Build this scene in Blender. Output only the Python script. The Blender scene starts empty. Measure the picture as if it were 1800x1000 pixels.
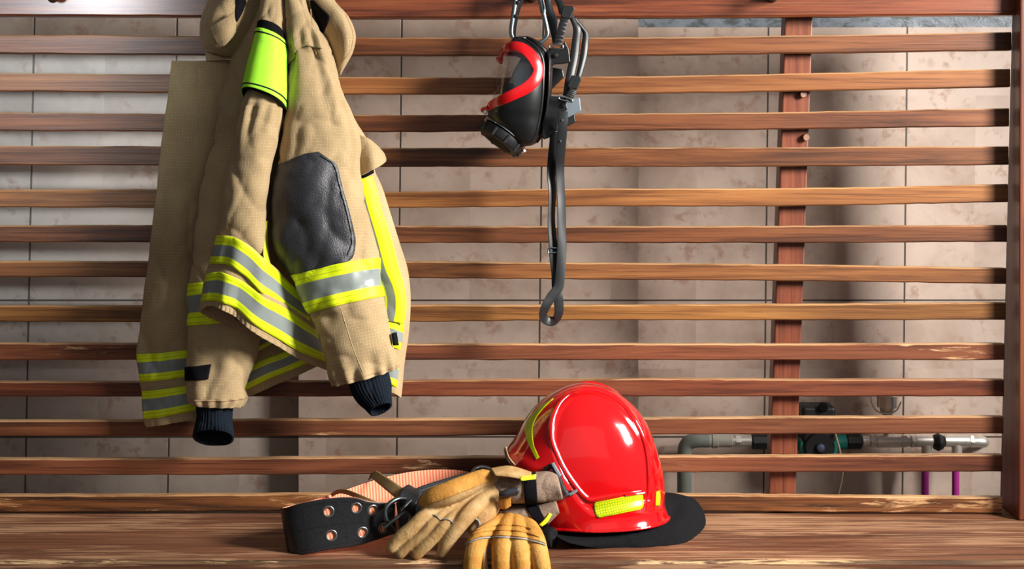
import bpy, bmesh, math, random
from mathutils import Vector, noise
from mathutils.bvhtree import BVHTree
pi = math.pi
random.seed(7)
C = bpy.context.scene.collection
SC = bpy.context.scene

# ------------------------------------------------------------------ camera, world, lights, exposure
F = 2500.0; CAMY = -2.94; ZC = 1.16; HX = 900.0; HY = 300.0      # focal length in px, camera place, eye-level line
SEAT = 0.45
cam = bpy.data.objects.new('camera', bpy.data.cameras.new('camera')); C.objects.link(cam)
cam.location = (0, CAMY, ZC); cam.rotation_euler = (pi/2, 0, 0)
cam.data.sensor_width = 36.0; cam.data.lens = 36.0*F/1800.0
cam.data.shift_y = -(500.0-HY)/1800.0
cam.data.clip_start = 0.05
SC.camera = cam

w = bpy.data.worlds.new('world'); SC.world = w; w.use_nodes = True
_t = w.node_tree; _bg = _t.nodes['Background']           # dim ambient; brighter upper right is added to give reflections shape
_tc = _t.nodes.new('ShaderNodeTexCoord'); _dp = _t.nodes.new('ShaderNodeVectorMath'); _dp.operation = 'DOT_PRODUCT'
_t.links.new(_tc.outputs['Generated'], _dp.inputs[0]); _dp.inputs[1].default_value = (0.62, -0.52, 0.59)
_mr = _t.nodes.new('ShaderNodeMapRange'); _mr.interpolation_type = 'SMOOTHSTEP'; _t.links.new(_dp.outputs['Value'], _mr.inputs[0])
_mr.inputs[1].default_value = -0.35; _mr.inputs[2].default_value = 1.0; _mr.inputs[3].default_value = 0.03; _mr.inputs[4].default_value = 0.25
_t.links.new(_mr.outputs[0], _bg.inputs[1]); _bg.inputs[0].default_value = (0.96, 0.97, 1.0, 1)

def aim(o, target):
    o.rotation_euler = (Vector(target)-o.location).to_track_quat('-Z', 'Y').to_euler()
def area(name, loc, target, sx, sy, power, col, spread=180):
    l = bpy.data.lights.new(name, 'AREA'); l.shape = 'RECTANGLE'; l.size = sx; l.size_y = sy
    l.energy = power; l.color = col; l.spread = math.radians(spread)
    o = bpy.data.objects.new(name, l); C.objects.link(o); o.location = loc; aim(o, target); return o
def spot(name, loc, target, power, col, ang, blend, rad):
    l = bpy.data.lights.new(name, 'SPOT'); l.energy = power; l.color = col
    l.spot_size = math.radians(ang); l.spot_blend = blend; l.shadow_soft_size = rad
    o = bpy.data.objects.new(name, l); C.objects.link(o); o.location = loc; aim(o, target); return o
area('key_light', (2.35, -1.55, 2.05), (0.20, -0.05, 0.98), 0.65, 0.95, 36, (1.0, 0.965, 0.92), 60)
area('fill_light', (-0.2, -4.6, 2.3), (0.35, 0.1, 1.05), 4.2, 2.6, 3.2, (0.97, 0.98, 1.0), 120)
spot('window_light', (-1.5, -2.35, 1.86), (-1.14, 0.36, 1.40), 250, (0.84, 0.94, 1.0), 30, 1.0, 0.08)
SC.view_settings.view_transform = 'Standard'; SC.view_settings.look = 'None'
SC.view_settings.gamma = 1.0; SC.view_settings.use_curve_mapping = False
SC.view_settings.exposure = 0.0

# ------------------------------------------------------------------ helpers
def P(px, py, Y):
    d = Y-CAMY
    return Vector(((px-HX)*d/F, Y, ZC-(py-HY)*d/F))
def YS(py, h=0.0):                       # depth at which the seat (plus h) is seen at picture row py
    return (ZC-SEAT-h)*F/(py-HY)+CAMY
def cr(rows, t):                          # Catmull-Rom through tuples
    n = len(rows)-1
    t = max(0.0, min(float(n), t)); i = min(int(t), n-1); f = t-i
    p1 = rows[i]; p2 = rows[i+1]
    p0 = rows[i-1] if i > 0 else tuple(2*a-b for a, b in zip(p1, p2))
    p3 = rows[i+2] if i+2 <= n else tuple(2*b-a for a, b in zip(p1, p2))
    f2 = f*f; f3 = f2*f
    return tuple(0.5*((2*b)+(c-a)*f+(2*a-5*b+4*c-d)*f2+(3*b-a-3*c+d)*f3) for a, b, c, d in zip(p0, p1, p2, p3))
def tag(o, label, cat, group=None):
    o['label'] = label; o['category'] = cat
    if group: o['group'] = group
    return o
def thing(name, label, cat, loc, group=None):
    o = bpy.data.objects.new(name, None); C.objects.link(o); o.location = loc; o.empty_display_size = 0.05
    return tag(o, label, cat, group)
def root_loc(parent):
    v = Vector((0, 0, 0))
    while parent is not None:
        v += parent.location; parent = parent.parent
    return v
def obj(name, verts, faces, m, parent=None, uv=None, smooth=True, label=None):
    off = root_loc(parent)
    me = bpy.data.meshes.new(name)
    me.from_pydata([tuple(Vector(v)-off) for v in verts], [], faces)
    me.update()
    if uv:
        ul = me.uv_layers.new(name='UVMap')
        for l in me.loops: ul.data[l.index].uv = uv[l.vertex_index]
    if smooth:
        for p in me.polygons: p.use_smooth = True
    me.materials.append(m)
    o = bpy.data.objects.new(name, me); C.objects.link(o)
    if parent is not None: o.parent = parent
    if label: o['label'] = label
    return o
def solid(o, th, offset=0.0):
    s = o.modifiers.new('solid', 'SOLIDIFY'); s.thickness = th; s.offset = offset
    return o
def bevel(o, wd, seg=2):
    b = o.modifiers.new('bevel', 'BEVEL'); b.width = wd; b.segments = seg; b.limit_method = 'ANGLE'
    return o
def sharp(o, ang=40):
    me = o.data
    bm = bmesh.new(); bm.from_mesh(me)
    for e in bm.edges:
        e.smooth = not (len(e.link_faces) == 2 and e.calc_face_angle(0) > math.radians(ang))
    bm.to_mesh(me); bm.free(); return o
class MB:                                  # collects shapes into one mesh
    def __init__(s): s.v = []; s.f = []
    def add(s, v, f):
        b = len(s.v); s.v += [Vector(x) for x in v]; s.f += [[i+b for i in q] for q in f]; return s
    def build(s, name, m, parent=None, smooth=True, ang=40, label=None):
        o = obj(name, s.v, s.f, m, parent, smooth=smooth, label=label)
        if smooth: sharp(o, ang)
        return o
def g_box(c, h, rot=None):
    v = []
    for x in (-1, 1):
        for y in (-1, 1):
            for z in (-1, 1):
                q = Vector((x*h[0], y*h[1], z*h[2]))
                if rot: q.rotate(rot)
                v.append(Vector(c)+q)
    return v, [(0, 1, 3, 2), (4, 6, 7, 5), (0, 4, 5, 1), (2, 3, 7, 6), (0, 2, 6, 4), (1, 5, 7, 3)]
def frame(t):
    t = t.normalized(); a = Vector((0, 0, 1)) if abs(t.z) < 0.9 else Vector((0, 1, 0))
    u = t.cross(a).normalized(); return u, t.cross(u).normalized()
def g_lathe(p0, p1, prof, n=28):           # prof: (fraction along axis, radius)
    p0 = Vector(p0); p1 = Vector(p1); t = p1-p0; u, w_ = frame(t)
    v = []; f = []
    for a, r in prof:
        for k in range(n):
            th = 2*pi*k/n; v.append(p0+t*a+(u*math.cos(th)+w_*math.sin(th))*r)
    m = len(prof)
    for i in range(m-1):
        for k in range(n): f.append((i*n+k, i*n+(k+1) % n, (i+1)*n+(k+1) % n, (i+1)*n+k))
    f.append(tuple(range(n))[::-1]); f.append(tuple((m-1)*n+k for k in range(n)))
    return v, f
def g_cyl(p0, p1, r, r2=None, n=24, ch=0.12):
    r2 = r if r2 is None else r2; L = (Vector(p1)-Vector(p0)).length; c = min(0.2, r*ch/L)
    return g_lathe(p0, p1, [(0, r*(1-ch)), (c, r), (1-c, r2), (1, r2*(1-ch))], n)
def g_path(pts, r, n=10, closed=False, flat=1.0, caps=True):    # round bar along 3D points
    pts = [Vector(p) for p in pts]; N = len(pts); v = []; f = []
    u_prev = None
    for i, p in enumerate(pts):
        a = pts[(i-1) % N] if (closed or i > 0) else pts[i]; b = pts[(i+1) % N] if (closed or i < N-1) else pts[i]
        t = (b-a).normalized()
        if u_prev is None: u, w_ = frame(t)
        else:
            u = (u_prev-t*u_prev.dot(t)).normalized(); w_ = t.cross(u)
        u_prev = u
        rr = r[i] if isinstance(r, (list, tuple)) else r
        for k in range(n):
            th = 2*pi*k/n; v.append(p+u*math.cos(th)*rr+w_*math.sin(th)*rr*flat)
    for i in range(N if closed else N-1):
        j = (i+1) % N
        for k in range(n): f.append((i*n+k, i*n+(k+1) % n, j*n+(k+1) % n, j*n+k))
    if not closed and caps:
        f.append(tuple(range(n))[::-1]); f.append(tuple((N-1)*n+k for k in range(n)))
    return v, f
def curve3(pts, per=8, closed=False):
    pts = [tuple(p) for p in pts]
    if closed:
        q = [pts[-1]]+pts+[pts[0], pts[1]]
        return [Vector(cr(q, 1+i/per)) for i in range(len(pts)*per)]
    return [Vector(cr(pts, i/per)) for i in range((len(pts)-1)*per+1)]
def pix(pts): return [P(*p) for p in pts]

def wrinkle(p, amp, sx=16, sz=6, seed=0.0):
    a = noise.noise(Vector((p.x*sx+seed, p.y*sx*0.5+seed*2, p.z*sz)))
    b = noise.noise(Vector((p.x*sx*2.3+seed*3+p.z*9, p.y*20, p.z*sz*2.4+seed)))
    c = noise.noise(Vector((p.x*40+seed, p.z*34-seed, p.y*10)))
    d = 1-abs(noise.noise(Vector((p.x*11+p.z*5+seed*1.7, p.y*6, p.z*6-p.x*3+seed))))
    e = 1-abs(noise.noise(Vector((p.x*24-p.z*13-seed, p.y*9, p.z*15+p.x*8))))
    return amp*(0.85*a+0.4*b+0.22*c-0.75*d**7-0.4*e**8)

class Surf:
    def grid(s, nu, nt, u0=0.0, u1=1.0, t0=0.0, t1=None, off=0.0, tf=None):
        t1 = s.n if t1 is None else t1
        G = []
        for j in range(nt+1):
            row = []
            for i in range(nu+1):
                u = u0+(u1-u0)*i/nu
                a, b = (t0, t1) if tf is None else tf(i/nu)
                row.append(s.ev(u, a+(b-a)*j/nt, off))
            G.append(row)
        return G
def grid_obj(name, G, m, parent, closed=False, uvmode='metric', swap=False, thick=0.0, toff=0.0, cap=(False, False), label=None):
    nt = len(G)-1; nu = len(G[0])-1
    cu = [[0.0] for _ in G]
    for j in range(nt+1):
        for i in range(nu): cu[j].append(cu[j][-1]+(G[j][i+1]-G[j][i]).length)
    mid = nu//2; cv = [0.0]
    for j in range(nt): cv.append(cv[-1]+(G[j+1][mid]-G[j][mid]).length)
    uv = []; v = []
    for j in range(nt+1):
        for i in range(nu+1):
            v.append(G[j][i])
            if uvmode == 'metric': uv.append((cu[j][i]-cu[j][mid], cv[j]))
            elif not swap: uv.append((cu[j][i], j/nt))
            else: uv.append((cv[j], i/nu))
    W = nu+1
    f = [(j*W+i, (j+1)*W+i, (j+1)*W+i+1, j*W+i+1) for j in range(nt) for i in range(nu)]
    for e, jj in ((0, 0), (1, nt)):
        if cap[e]:
            c = sum((G[jj][i] for i in range(nu)), Vector())/nu
            v.append(c); uv.append((0, 0)); k = len(v)-1
            for i in range(nu):
                q = (jj*W+i, jj*W+i+1, k); f.append(q[::-1] if e else q)
    o = obj(name, v, f, m, parent, uv=uv, label=label)
    if closed:
        bm = bmesh.new(); bm.from_mesh(o.data); bmesh.ops.remove_doubles(bm, verts=bm.verts, dist=1e-6); bm.to_mesh(o.data); bm.free()
    if thick: solid(o, thick, toff)
    return o
class Tube(Surf):                          # rows: (lx,ly, rx,ry, Y, depth, tilt)
    def __init__(s, rows, e=1.0, amp=0.0, seed=0.0, dY=None, sx=16, sz=6):
        s.rows = [tuple(r)+(0.0,)*(7-len(r)) for r in rows]; s.n = len(rows)-1; s.e = e; s.amp = amp; s.seed = seed; s.dY = dY; s.sx = sx; s.sz = sz
    def ev(s, u, t, off=0.0):
        lx, ly, rx, ry, Y, dep, tilt = cr(s.rows, t)
        L = P(lx, ly, Y); R = P(rx, ry, Y); c = (L+R)/2; H = (R-L)/2; hl = max(H.length, 1e-5)
        a = pi-2*pi*u; ca, sa = math.cos(a), math.sin(a)
        ca_ = math.copysign(abs(ca)**s.e, ca); sa_ = math.copysign(abs(sa)**s.e, sa)
        p = c+H*ca_+Vector((0, -dep*sa_, tilt*sa_))
        nrm = (H/hl*ca*dep/hl + Vector((0, -sa, 0))); nrm.normalize()
        k = off
        if s.amp: k += wrinkle(p, s.amp, s.sx, s.sz, s.seed)
        if s.dY: k += s.dY(u, t)
        return p+nrm*k
class Net(Surf):                           # rows of control points (px,py,Y)
    def __init__(s, rows, amp=0.0, seed=0.0, dY=None, sx=16, sz=6, lin=False):
        s.rows = rows; s.n = len(rows)-1; s.amp = amp; s.seed = seed; s.dY = dY; s.sx = sx; s.sz = sz
    def ev(s, u, t, off=0.0):
        col = [cr(r, u*(len(r)-1)) for r in s.rows]
        px, py, Y = cr(col, t)
        p = P(px, py, Y); k = off
        if s.amp: k += wrinkle(p, s.amp, s.sx, s.sz, s.seed)
        if s.dY: k += s.dY(u, t)
        return p+Vector((0, -k, 0))
class Hits:                                # finds the point of a built mesh that stands behind a picture point
    def __init__(s, objs):
        v = []; f = []
        for o in objs:
            b = len(v); l = root_loc(o.parent) if o.parent else Vector()
            v += [x.co+l for x in o.data.vertices]; f += [[i+b for i in p.vertices] for p in o.data.polygons]
        s.t = BVHTree.FromPolygons(v, f)
    def __call__(s, px, py, off=0.0, toward=None):
        o = Vector((0, CAMY, ZC))
        for k in range(80):
            d = (P(px, py, 0)-o).normalized(); h, n, i, dist = s.t.ray_cast(o, d)
            if h is not None:
                if n.dot(d) > 0: n = -n
                return h+n*off
            if toward is None: break
            dx = toward[0]-px; dy = toward[1]-py; l = math.hypot(dx, dy) or 1; px += dx/l; py += dy/l
        return P(px, py, -0.1)
def decal(name, left, right, hits, m, parent, off=0.0008, nu=14, nt=24, thick=0.0, uvmode='metric', per=False, label=None):
    cx = sum(p[0] for p in left+right)/len(left+right); cy = sum(p[1] for p in left+right)/len(left+right)
    G = []
    nl = len(left)-1
    for j in range(nt+1):
        a = cr(left, nl*j/nt); b = cr(right, nl*j/nt)
        G.append([hits(a[0]+(b[0]-a[0])*i/nu, a[1]+(b[1]-a[1])*i/nu, off, (cx, cy)) for i in range(nu+1)])
    return grid_obj(name, G, m, parent, thick=thick, uvmode=uvmode, label=label)

# ------------------------------------------------------------------ materials
def srgb(r, g, b):
    f = lambda c: (c/255/12.92) if c/255 <= 0.04045 else ((c/255+0.055)/1.055)**2.4
    return (f(r), f(g), f(b), 1)
class M:
    def __init__(s, name, rough=0.6, spec=0.5):
        s.m = bpy.data.materials.new(name); s.m.use_nodes = True
        s.t = s.m.node_tree; s.b = s.t.nodes['Principled BSDF']
        s.b.inputs['Roughness'].default_value = rough; s.b.inputs['Specular IOR Level'].default_value = spec
    def n(s, ty, **kw):
        nd = s.t.nodes.new(ty)
        for k, v in kw.items(): setattr(nd, k, v)
        return nd
    def l(s, a, b): s.t.links.new(a, b)
    def val(s, sock, v):
        if isinstance(v, (int, float, tuple)): sock.default_value = v
        else: s.l(v, sock)
    def math(s, op, a, b=0.0, c=None):
        nd = s.n('ShaderNodeMath', operation=op); s.val(nd.inputs[0], a); s.val(nd.inputs[1], b)
        if c is not None: s.val(nd.inputs[2], c)
        return nd.outputs[0]
    def mix(s, f, a, b, bt='MIX'):
        nd = s.n('ShaderNodeMix', data_type='RGBA', blend_type=bt); s.val(nd.inputs[0], f); s.val(nd.inputs[6], a); s.val(nd.inputs[7], b); return nd.outputs[2]
    def coord(s, kind='Object', scale=(1, 1, 1), loc=(0, 0, 0)):
        tc = s.n('ShaderNodeTexCoord'); mp = s.n('ShaderNodeMapping'); s.l(tc.outputs[kind], mp.inputs[0])
        mp.inputs['Scale'].default_value = scale; mp.inputs['Location'].default_value = loc; return mp.outputs[0]
    def noise(s, vec, scale, detail=4, rough=0.55, dist=0.0, wv=None):
        nd = s.n('ShaderNodeTexNoise'); 
        if wv is not None: nd.noise_dimensions = '4D'; s.val(nd.inputs['W'], wv)
        s.l(vec, nd.inputs['Vector']); nd.inputs['Scale'].default_value = scale; nd.inputs['Detail'].default_value = detail
        nd.inputs['Roughness'].default_value = rough; nd.inputs['Distortion'].default_value = dist; return nd.outputs['Fac']
    def ramp(s, f, stops, interp='LINEAR'):
        nd = s.n('ShaderNodeValToRGB'); s.l(f, nd.inputs[0]); cr_ = nd.color_ramp; cr_.interpolation = interp
        while len(cr_.elements) < len(stops): cr_.elements.new(0.5)
        for e, (p, c) in zip(cr_.elements, stops): e.position = p; e.color = c
        return nd.outputs[0]
    def sm(s, x, a, b):
        nd = s.n('ShaderNodeMapRange', interpolation_type='SMOOTHSTEP'); s.val(nd.inputs[0], x); nd.inputs[1].default_value = a; nd.inputs[2].default_value = b; return nd.outputs[0]
    def color(s, c): s.val(s.b.inputs['Base Color'], c); return s
    def bump(s, h, strength=0.3, dist=0.002):
        nd = s.n('ShaderNodeBump'); nd.inputs['Strength'].default_value = strength; nd.inputs['Distance'].default_value = dist
        s.l(h, nd.inputs['Height']); s.l(nd.outputs[0], s.b.inputs['Normal']); return s
def plain(name, col, rough=0.5, metal=0.0, spec=0.5, nscale=60, var=0.12, bump=0.0, coat=0.0):
    m = M(name, rough, spec); c = m.coord()
    f = m.noise(c, nscale, 3)
    lo = tuple(x*(1-var) for x in col[:3])+(1,); hi = tuple(min(1, x*(1+var)) for x in col[:3])+(1,)
    m.color(m.ramp(f, [(0.3, lo), (0.7, hi)])); m.b.inputs['Metallic'].default_value = metal
    if bump: m.bump(f, bump, 0.001)
    if coat: m.b.inputs['Coat Weight'].default_value = coat; m.b.inputs['Coat Roughness'].default_value = 0.05
    return m.m
def wood(name, base, dark, light, wear=0.0, rough=0.42, axis=0, wearcol=srgb(205, 165, 118), coat=0.3, gs=1.0, fine=False, dust=0.0, vary=0.55):
    m = M(name, rough, 0.3); oi = m.n('ShaderNodeObjectInfo'); r = m.math('MULTIPLY', oi.outputs['Random'], 37.0)
    def st(cross, along): q = [cross]*3; q[axis] = along; return m.coord('Object', tuple(q))
    g1 = m.noise(st(30*gs, 1.6*gs), 1.0, 6, 0.62, 0.8, r)
    g2 = m.noise(st(190*gs, 3.2), 1.0, 5, 0.65, 0.4, r)
    g4 = m.noise(st(420, 9.0), 1.0, 3, 0.6, 0.0, r)
    g3 = m.noise(st(6, 1.3), 1.0, 3, 0.5, 0.0, r)
    col = m.ramp(g1, [(0.34, dark), (0.5, base), (0.66, light)])
    col = m.mix(m.math('MULTIPLY', m.sm(g2, 0.48, 0.66), 0.85), col, dark)
    col = m.mix(m.math('MULTIPLY', m.sm(g4, 0.52, 0.75), 0.35), col, light)
    col = m.mix(m.math('MULTIPLY', m.sm(g3, 0.45, 0.7), 0.4), col, dark)
    hv = m.n('ShaderNodeHueSaturation'); m.l(col, hv.inputs['Color'])
    m.l(m.math('ADD', m.math('MULTIPLY', m.math('FRACT', m.math('MULTIPLY', oi.outputs['Random'], 7.31)), vary), 0.93-vary*0.62), hv.inputs['Value'])
    m.l(m.math('ADD', m.math('MULTIPLY', m.math('FRACT', m.math('MULTIPLY', oi.outputs['Random'], 13.7)), 0.018), 0.496), hv.inputs['Hue'])
    hv.inputs['Saturation'].default_value = 0.97
    col = hv.outputs[0]
    if wear:
        wz = m.noise(st(150, 4.0) if fine else st(75, 9.0), 1.0, 8, 0.72, 0.6, r)
        wb = m.noise(st(7, 2.2), 1.0, 3, 0.55, 0.0, r)
        k = m.math('ADD', wz, m.math('MULTIPLY', m.math('SUBTRACT', wb, 0.5), 0.7))
        wf = m.sm(k, 0.66-0.24*wear, 0.76-0.24*wear)
        col = m.mix(m.math('MULTIPLY', wf, 0.85), col, wearcol)
        m.l(m.math('ADD', m.math('MULTIPLY', wf, 0.3), rough), m.b.inputs['Roughness'])
    if dust:                                   # varnish worn off the upper edges
        ge = m.n('ShaderNodeNewGeometry'); sp = m.n('ShaderNodeSeparateXYZ'); m.l(ge.outputs['True Normal'], sp.inputs[0])
        nz = m.noise(st(60, 6.0), 1.0, 5, 0.7, 0.3, r)
        col = m.mix(m.math('MULTIPLY', m.sm(sp.outputs[2], 0.4, 0.8), m.math('MULTIPLY', m.sm(nz, 0.3, 0.55), dust)), col, wearcol)
    m.color(col)
    m.bump(m.math('ADD', g2, m.math('MULTIPLY', g1, 0.6)), 0.4, 0.0012)
    m.b.inputs['Coat Weight'].default_value = coat; m.b.inputs['Coat Roughness'].default_value = 0.22
    return m.m
W_SLAT = wood('slat_wood', srgb(116, 62, 34), srgb(66, 33, 20), srgb(138, 80, 45), dust=.45, coat=.05, vary=.2)
W_ORANGE = wood('orange_slat_wood', srgb(134, 78, 38), srgb(86, 45, 24), srgb(156, 98, 52), dust=.45, coat=.05, vary=.12)
W_DARK = wood('dark_slat_wood', srgb(108, 54, 31), srgb(60, 29, 19), srgb(128, 70, 40), dust=.45, coat=.05, vary=.12)
W_WORN = wood('worn_slat_wood', srgb(118, 67, 39), srgb(72, 38, 24), srgb(138, 84, 51), wear=0.06, dust=.65, coat=.05, vary=.15)
W_BARE = wood('bare_slat_wood', srgb(126, 64, 35), srgb(46, 27, 20), srgb(156, 90, 48), wear=0.52, dust=.7, coat=.05, vary=.1, wearcol=srgb(204, 158, 110))
W_RAIL = wood('rail_wood', srgb(122, 57, 31), srgb(68, 30, 19), srgb(140, 75, 42), rough=0.36, coat=0.3, vary=.1)
W_POST = wood('post_wood', srgb(112, 56, 32), srgb(66, 32, 20), srgb(130, 74, 44), axis=2, vary=.15, coat=.1)
W_SEAT = wood('seat_wood', srgb(124, 76, 50), srgb(84, 50, 35), srgb(144, 94, 66), wear=0.70, rough=0.5, wearcol=srgb(176, 134, 100), coat=0.05, gs=1.3, fine=True, vary=.1)
W_EDGE = wood('seat_edge_wood', srgb(150, 112, 78), srgb(74, 48, 34), srgb(190, 150, 108), wear=0.6, rough=0.6, wearcol=srgb(214, 176, 130), coat=0.0)

def tile(name, x0, sx, z0, sz, shear, base, dark):
    m = M(name, 0.45); tc = m.n('ShaderNodeTexCoord'); sp = m.n('ShaderNodeSeparateXYZ'); m.l(tc.outputs['Object'], sp.inputs[0])
    X = m.math('SUBTRACT', sp.outputs[0], m.math('MULTIPLY', m.math('SUBTRACT', sp.outputs[2], 1.16), shear))
    def line(v, o, s):
        a = m.math('ADD', m.math('DIVIDE', m.math('SUBTRACT', v, o), s), 100.5)
        d = m.math('MULTIPLY', m.math('ABSOLUTE', m.math('SUBTRACT', m.math('FRACT', a), 0.5)), s)
        return m.sm(d, 0.0013, 0.0026), m.math('FLOOR', a)
    lx, ix = line(X, x0, sx); lz, iz = line(m.math('MINIMUM', sp.outputs[2], z0+1.9*sz), z0, sz)
    g = m.math('MULTIPLY', lx, lz)
    wn = m.n('ShaderNodeTexWhiteNoise', noise_dimensions='2D'); cb = m.n('ShaderNodeCombineXYZ'); m.l(ix, cb.inputs[0]); m.l(iz, cb.inputs[1]); m.l(cb.outputs[0], wn.inputs['Vector'])
    n1 = m.noise(tc.outputs['Object'], 5, 5, 0.6, 0.3, m.math('MULTIPLY', wn.outputs['Value'], 9.0))
    n2 = m.noise(tc.outputs['Object'], 28, 5, 0.65, 0.0)
    col = m.ramp(n1, [(0.3, dark), (0.55, base), (0.8, tuple(min(1, x*1.12) for x in base[:3])+(1,))])
    n5 = m.noise(tc.outputs['Object'], 9, 3, 0.5, 0.5)
    col = m.mix(m.math('MULTIPLY', m.math('MULTIPLY', m.sm(n2, 0.50, 0.66), m.sm(n5, 0.42, 0.62)), 0.6), col, srgb(138, 98, 76))
    m.color(m.mix(g, srgb(72, 62, 54), col)); m.bump(m.math('ADD', m.math('MULTIPLY', g, 2.0), m.math('MULTIPLY', n2, 0.15)), 0.5, 0.002)
    return m.m
def plaster(name):
    m = M(name, 0.35); c = m.coord('Object', (22, 22, 34)); n1 = m.noise(c, 1.0, 6, 0.7, 0.4)
    m.color(m.ramp(n1, [(0.40, srgb(70, 76, 76)), (0.5, srgb(104, 112, 120)), (0.75, srgb(128, 136, 146))])); m.bump(n1, 0.5, 0.004); return m.m
def cloth(name, base, dark, line, grid=0.0062, rough=0.9, ln=0.5):
    m = M(name, rough, 0.2); tc = m.n('ShaderNodeTexCoord'); sp = m.n('ShaderNodeSeparateXYZ'); m.l(tc.outputs['UV'], sp.inputs[0])
    obn = m.noise(tc.outputs['Object'], 300, 2); wob = m.math('MULTIPLY', m.math('SUBTRACT', m.noise(tc.outputs['Object'], 30, 2), 0.5), 0.0025)
    def line_(v):
        d = m.math('ABSOLUTE', m.math('SUBTRACT', m.math('FRACT', m.math('DIVIDE', m.math('ADD', v, wob), grid)), 0.5))
        return m.math('SUBTRACT', 1.0, m.sm(d, 0.02, 0.085))
    g = m.math('MAXIMUM', line_(sp.outputs[0]), line_(sp.outputs[1]))
    n1 = m.noise(tc.outputs['Object'], 9, 4)
    col = m.ramp(n1, [(0.3, dark), (0.7, base)])
    col = m.mix(m.math('MULTIPLY', g, m.math('MULTIPLY', m.sm(obn, 0.3, 0.7), ln*0.95)), col, line)
    m.color(col); m.bump(m.math('ADD', obn, m.math('MULTIPLY', g, 0.8)), 0.35, 0.0008)
    m.b.inputs['Sheen Weight'].default_value = 0.15
    return m.m
def tapemat(name, y=srgb(226, 246, 18), g=srgb(134, 142, 138), a=0.31, b=0.69):
    m = M(name, 0.45, 0.4); tc = m.n('ShaderNodeTexCoord'); sp = m.n('ShaderNodeSeparateXYZ'); m.l(tc.outputs['UV'], sp.inputs[0]); v = sp.outputs[1]
    mid = m.math('MULTIPLY', m.sm(v, a-0.01, a+0.01), m.math('SUBTRACT', 1.0, m.sm(v, b-0.01, b+0.01)))
    n1 = m.noise(tc.outputs['Object'], 40, 4); n2 = m.noise(tc.outputs['Object'], 500, 2)
    yc = m.ramp(n1, [(0.35, tuple(x*0.86 for x in y[:3])+(1,)), (0.65, y)])
    col = m.mix(mid, yc, m.mix(n1, tuple(x*0.8 for x in g[:3])+(1,), g))
    dash = m.math('GREATER_THAN', m.math('FRACT', m.math('DIVIDE', sp.outputs[0], 0.004)), 0.3)
    st = None
    for p in (0.07, 0.2, 0.8, 0.93):
        q = m.math('LESS_THAN', m.math('ABSOLUTE', m.math('SUBTRACT', v, p)), 0.011)
        st = q if st is None else m.math('MAXIMUM', st, q)
    col = m.mix(m.math('MULTIPLY', m.math('MULTIPLY', st, dash), 0.6), col, srgb(92, 100, 20))
    m.color(col); m.bump(m.math('ADD', n2, m.math('MULTIPLY', mid, -1.0)), 0.25, 0.0006)
    m.l(m.math('SUBTRACT', 0.55, m.math('MULTIPLY', mid, 0.2)), m.b.inputs['Roughness'])
    return m.m
TAN = cloth('tan_ripstop', srgb(174, 149, 110), srgb(150, 127, 91), srgb(212, 198, 164))
TAND = cloth('tan_hem', srgb(172, 138, 104), srgb(150, 116, 86), srgb(190, 160, 126), ln=0.2)
OLIVE = TAN
TAPE = tapemat('reflective_tape')
NAVY = plain('navy_knit', srgb(20, 27, 36), 0.95, spec=0.15, nscale=350, var=0.35, bump=0.6)
VELC = plain('black_velcro', srgb(17, 16, 20), 0.95, spec=0.1, nscale=500, var=0.4, bump=0.8)
LINING = plain('black_lining', srgb(14, 14, 15), 0.9, spec=0.1)
NEON = plain('neon_fabric', srgb(176, 255, 62), 0.7, spec=0.2, nscale=40, var=0.03)
TRIM = plain('dark_trim', srgb(18, 26, 44), 0.8, spec=0.2)
PATCH = plain('black_leather_patch', srgb(44, 44, 48), 0.42, spec=0.6, nscale=420, var=0.3, bump=0.9)
RUBBER = plain('black_rubber', srgb(15, 16, 17), 0.40, spec=0.45, nscale=25, var=0.15)
RUBBERD = plain('matte_black_plastic', srgb(18, 19, 20), 0.5, spec=0.4, nscale=200, var=0.1)
STRAP = plain('rubber_strap', srgb(20, 22, 24), 0.45, spec=0.5, nscale=30, var=0.1)
STEEL = plain('steel', srgb(178, 186, 190), 0.28, 1.0, nscale=120, var=0.08)
ZINC = plain('zinc_steel', srgb(150, 165, 170), 0.32, 1.0, nscale=60, var=0.12)
GUN = plain('dark_steel', srgb(96, 106, 108), 0.35, 1.0, nscale=40, var=0.2)
NICKEL = plain('nickel', srgb(222, 216, 206), 0.36, 0.85, nscale=50, var=0.1)
GPL = plain('grey_plastic', srgb(98, 108, 116), 0.45, nscale=40, var=0.08)
RED = plain('red_gloss', srgb(196, 6, 12), 0.12, nscale=8, var=0.04, coat=1.0)
REDF = plain('red_frame', srgb(206, 16, 22), 0.25, nscale=20, var=0.04, coat=0.4)
LEATH = plain('black_leather', srgb(24, 25, 27), 0.42, spec=0.5, nscale=130, var=0.25, bump=0.4)
KHAKI = plain('khaki_elastic', srgb(132, 112, 74), 0.85, spec=0.2, nscale=400, var=0.2, bump=0.5)
SUEDE = plain('grey_suede', srgb(136, 116, 100), 0.98, spec=0.1, nscale=260, var=0.25, bump=0.8)
YTAB = plain('yellow_tab', srgb(214, 226, 30), 0.5, nscale=200, var=0.1)
PURPLE = plain('purple_plastic', srgb(148, 36, 118), 0.4, nscale=20, var=0.05)
TEAL = plain('teal_paint', srgb(10, 118, 108), 0.35, nscale=20, var=0.05)
PGREY = plain('pale_pipe_plastic', srgb(150, 146, 134), 0.5, nscale=10, var=0.06)
GGREY = plain('green_grey_pipe_plastic', srgb(118, 124, 116), 0.5, nscale=10, var=0.06)
CABLE = plain('beige_cable', srgb(176, 156, 128), 0.5, nscale=20, var=0.05)
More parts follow.
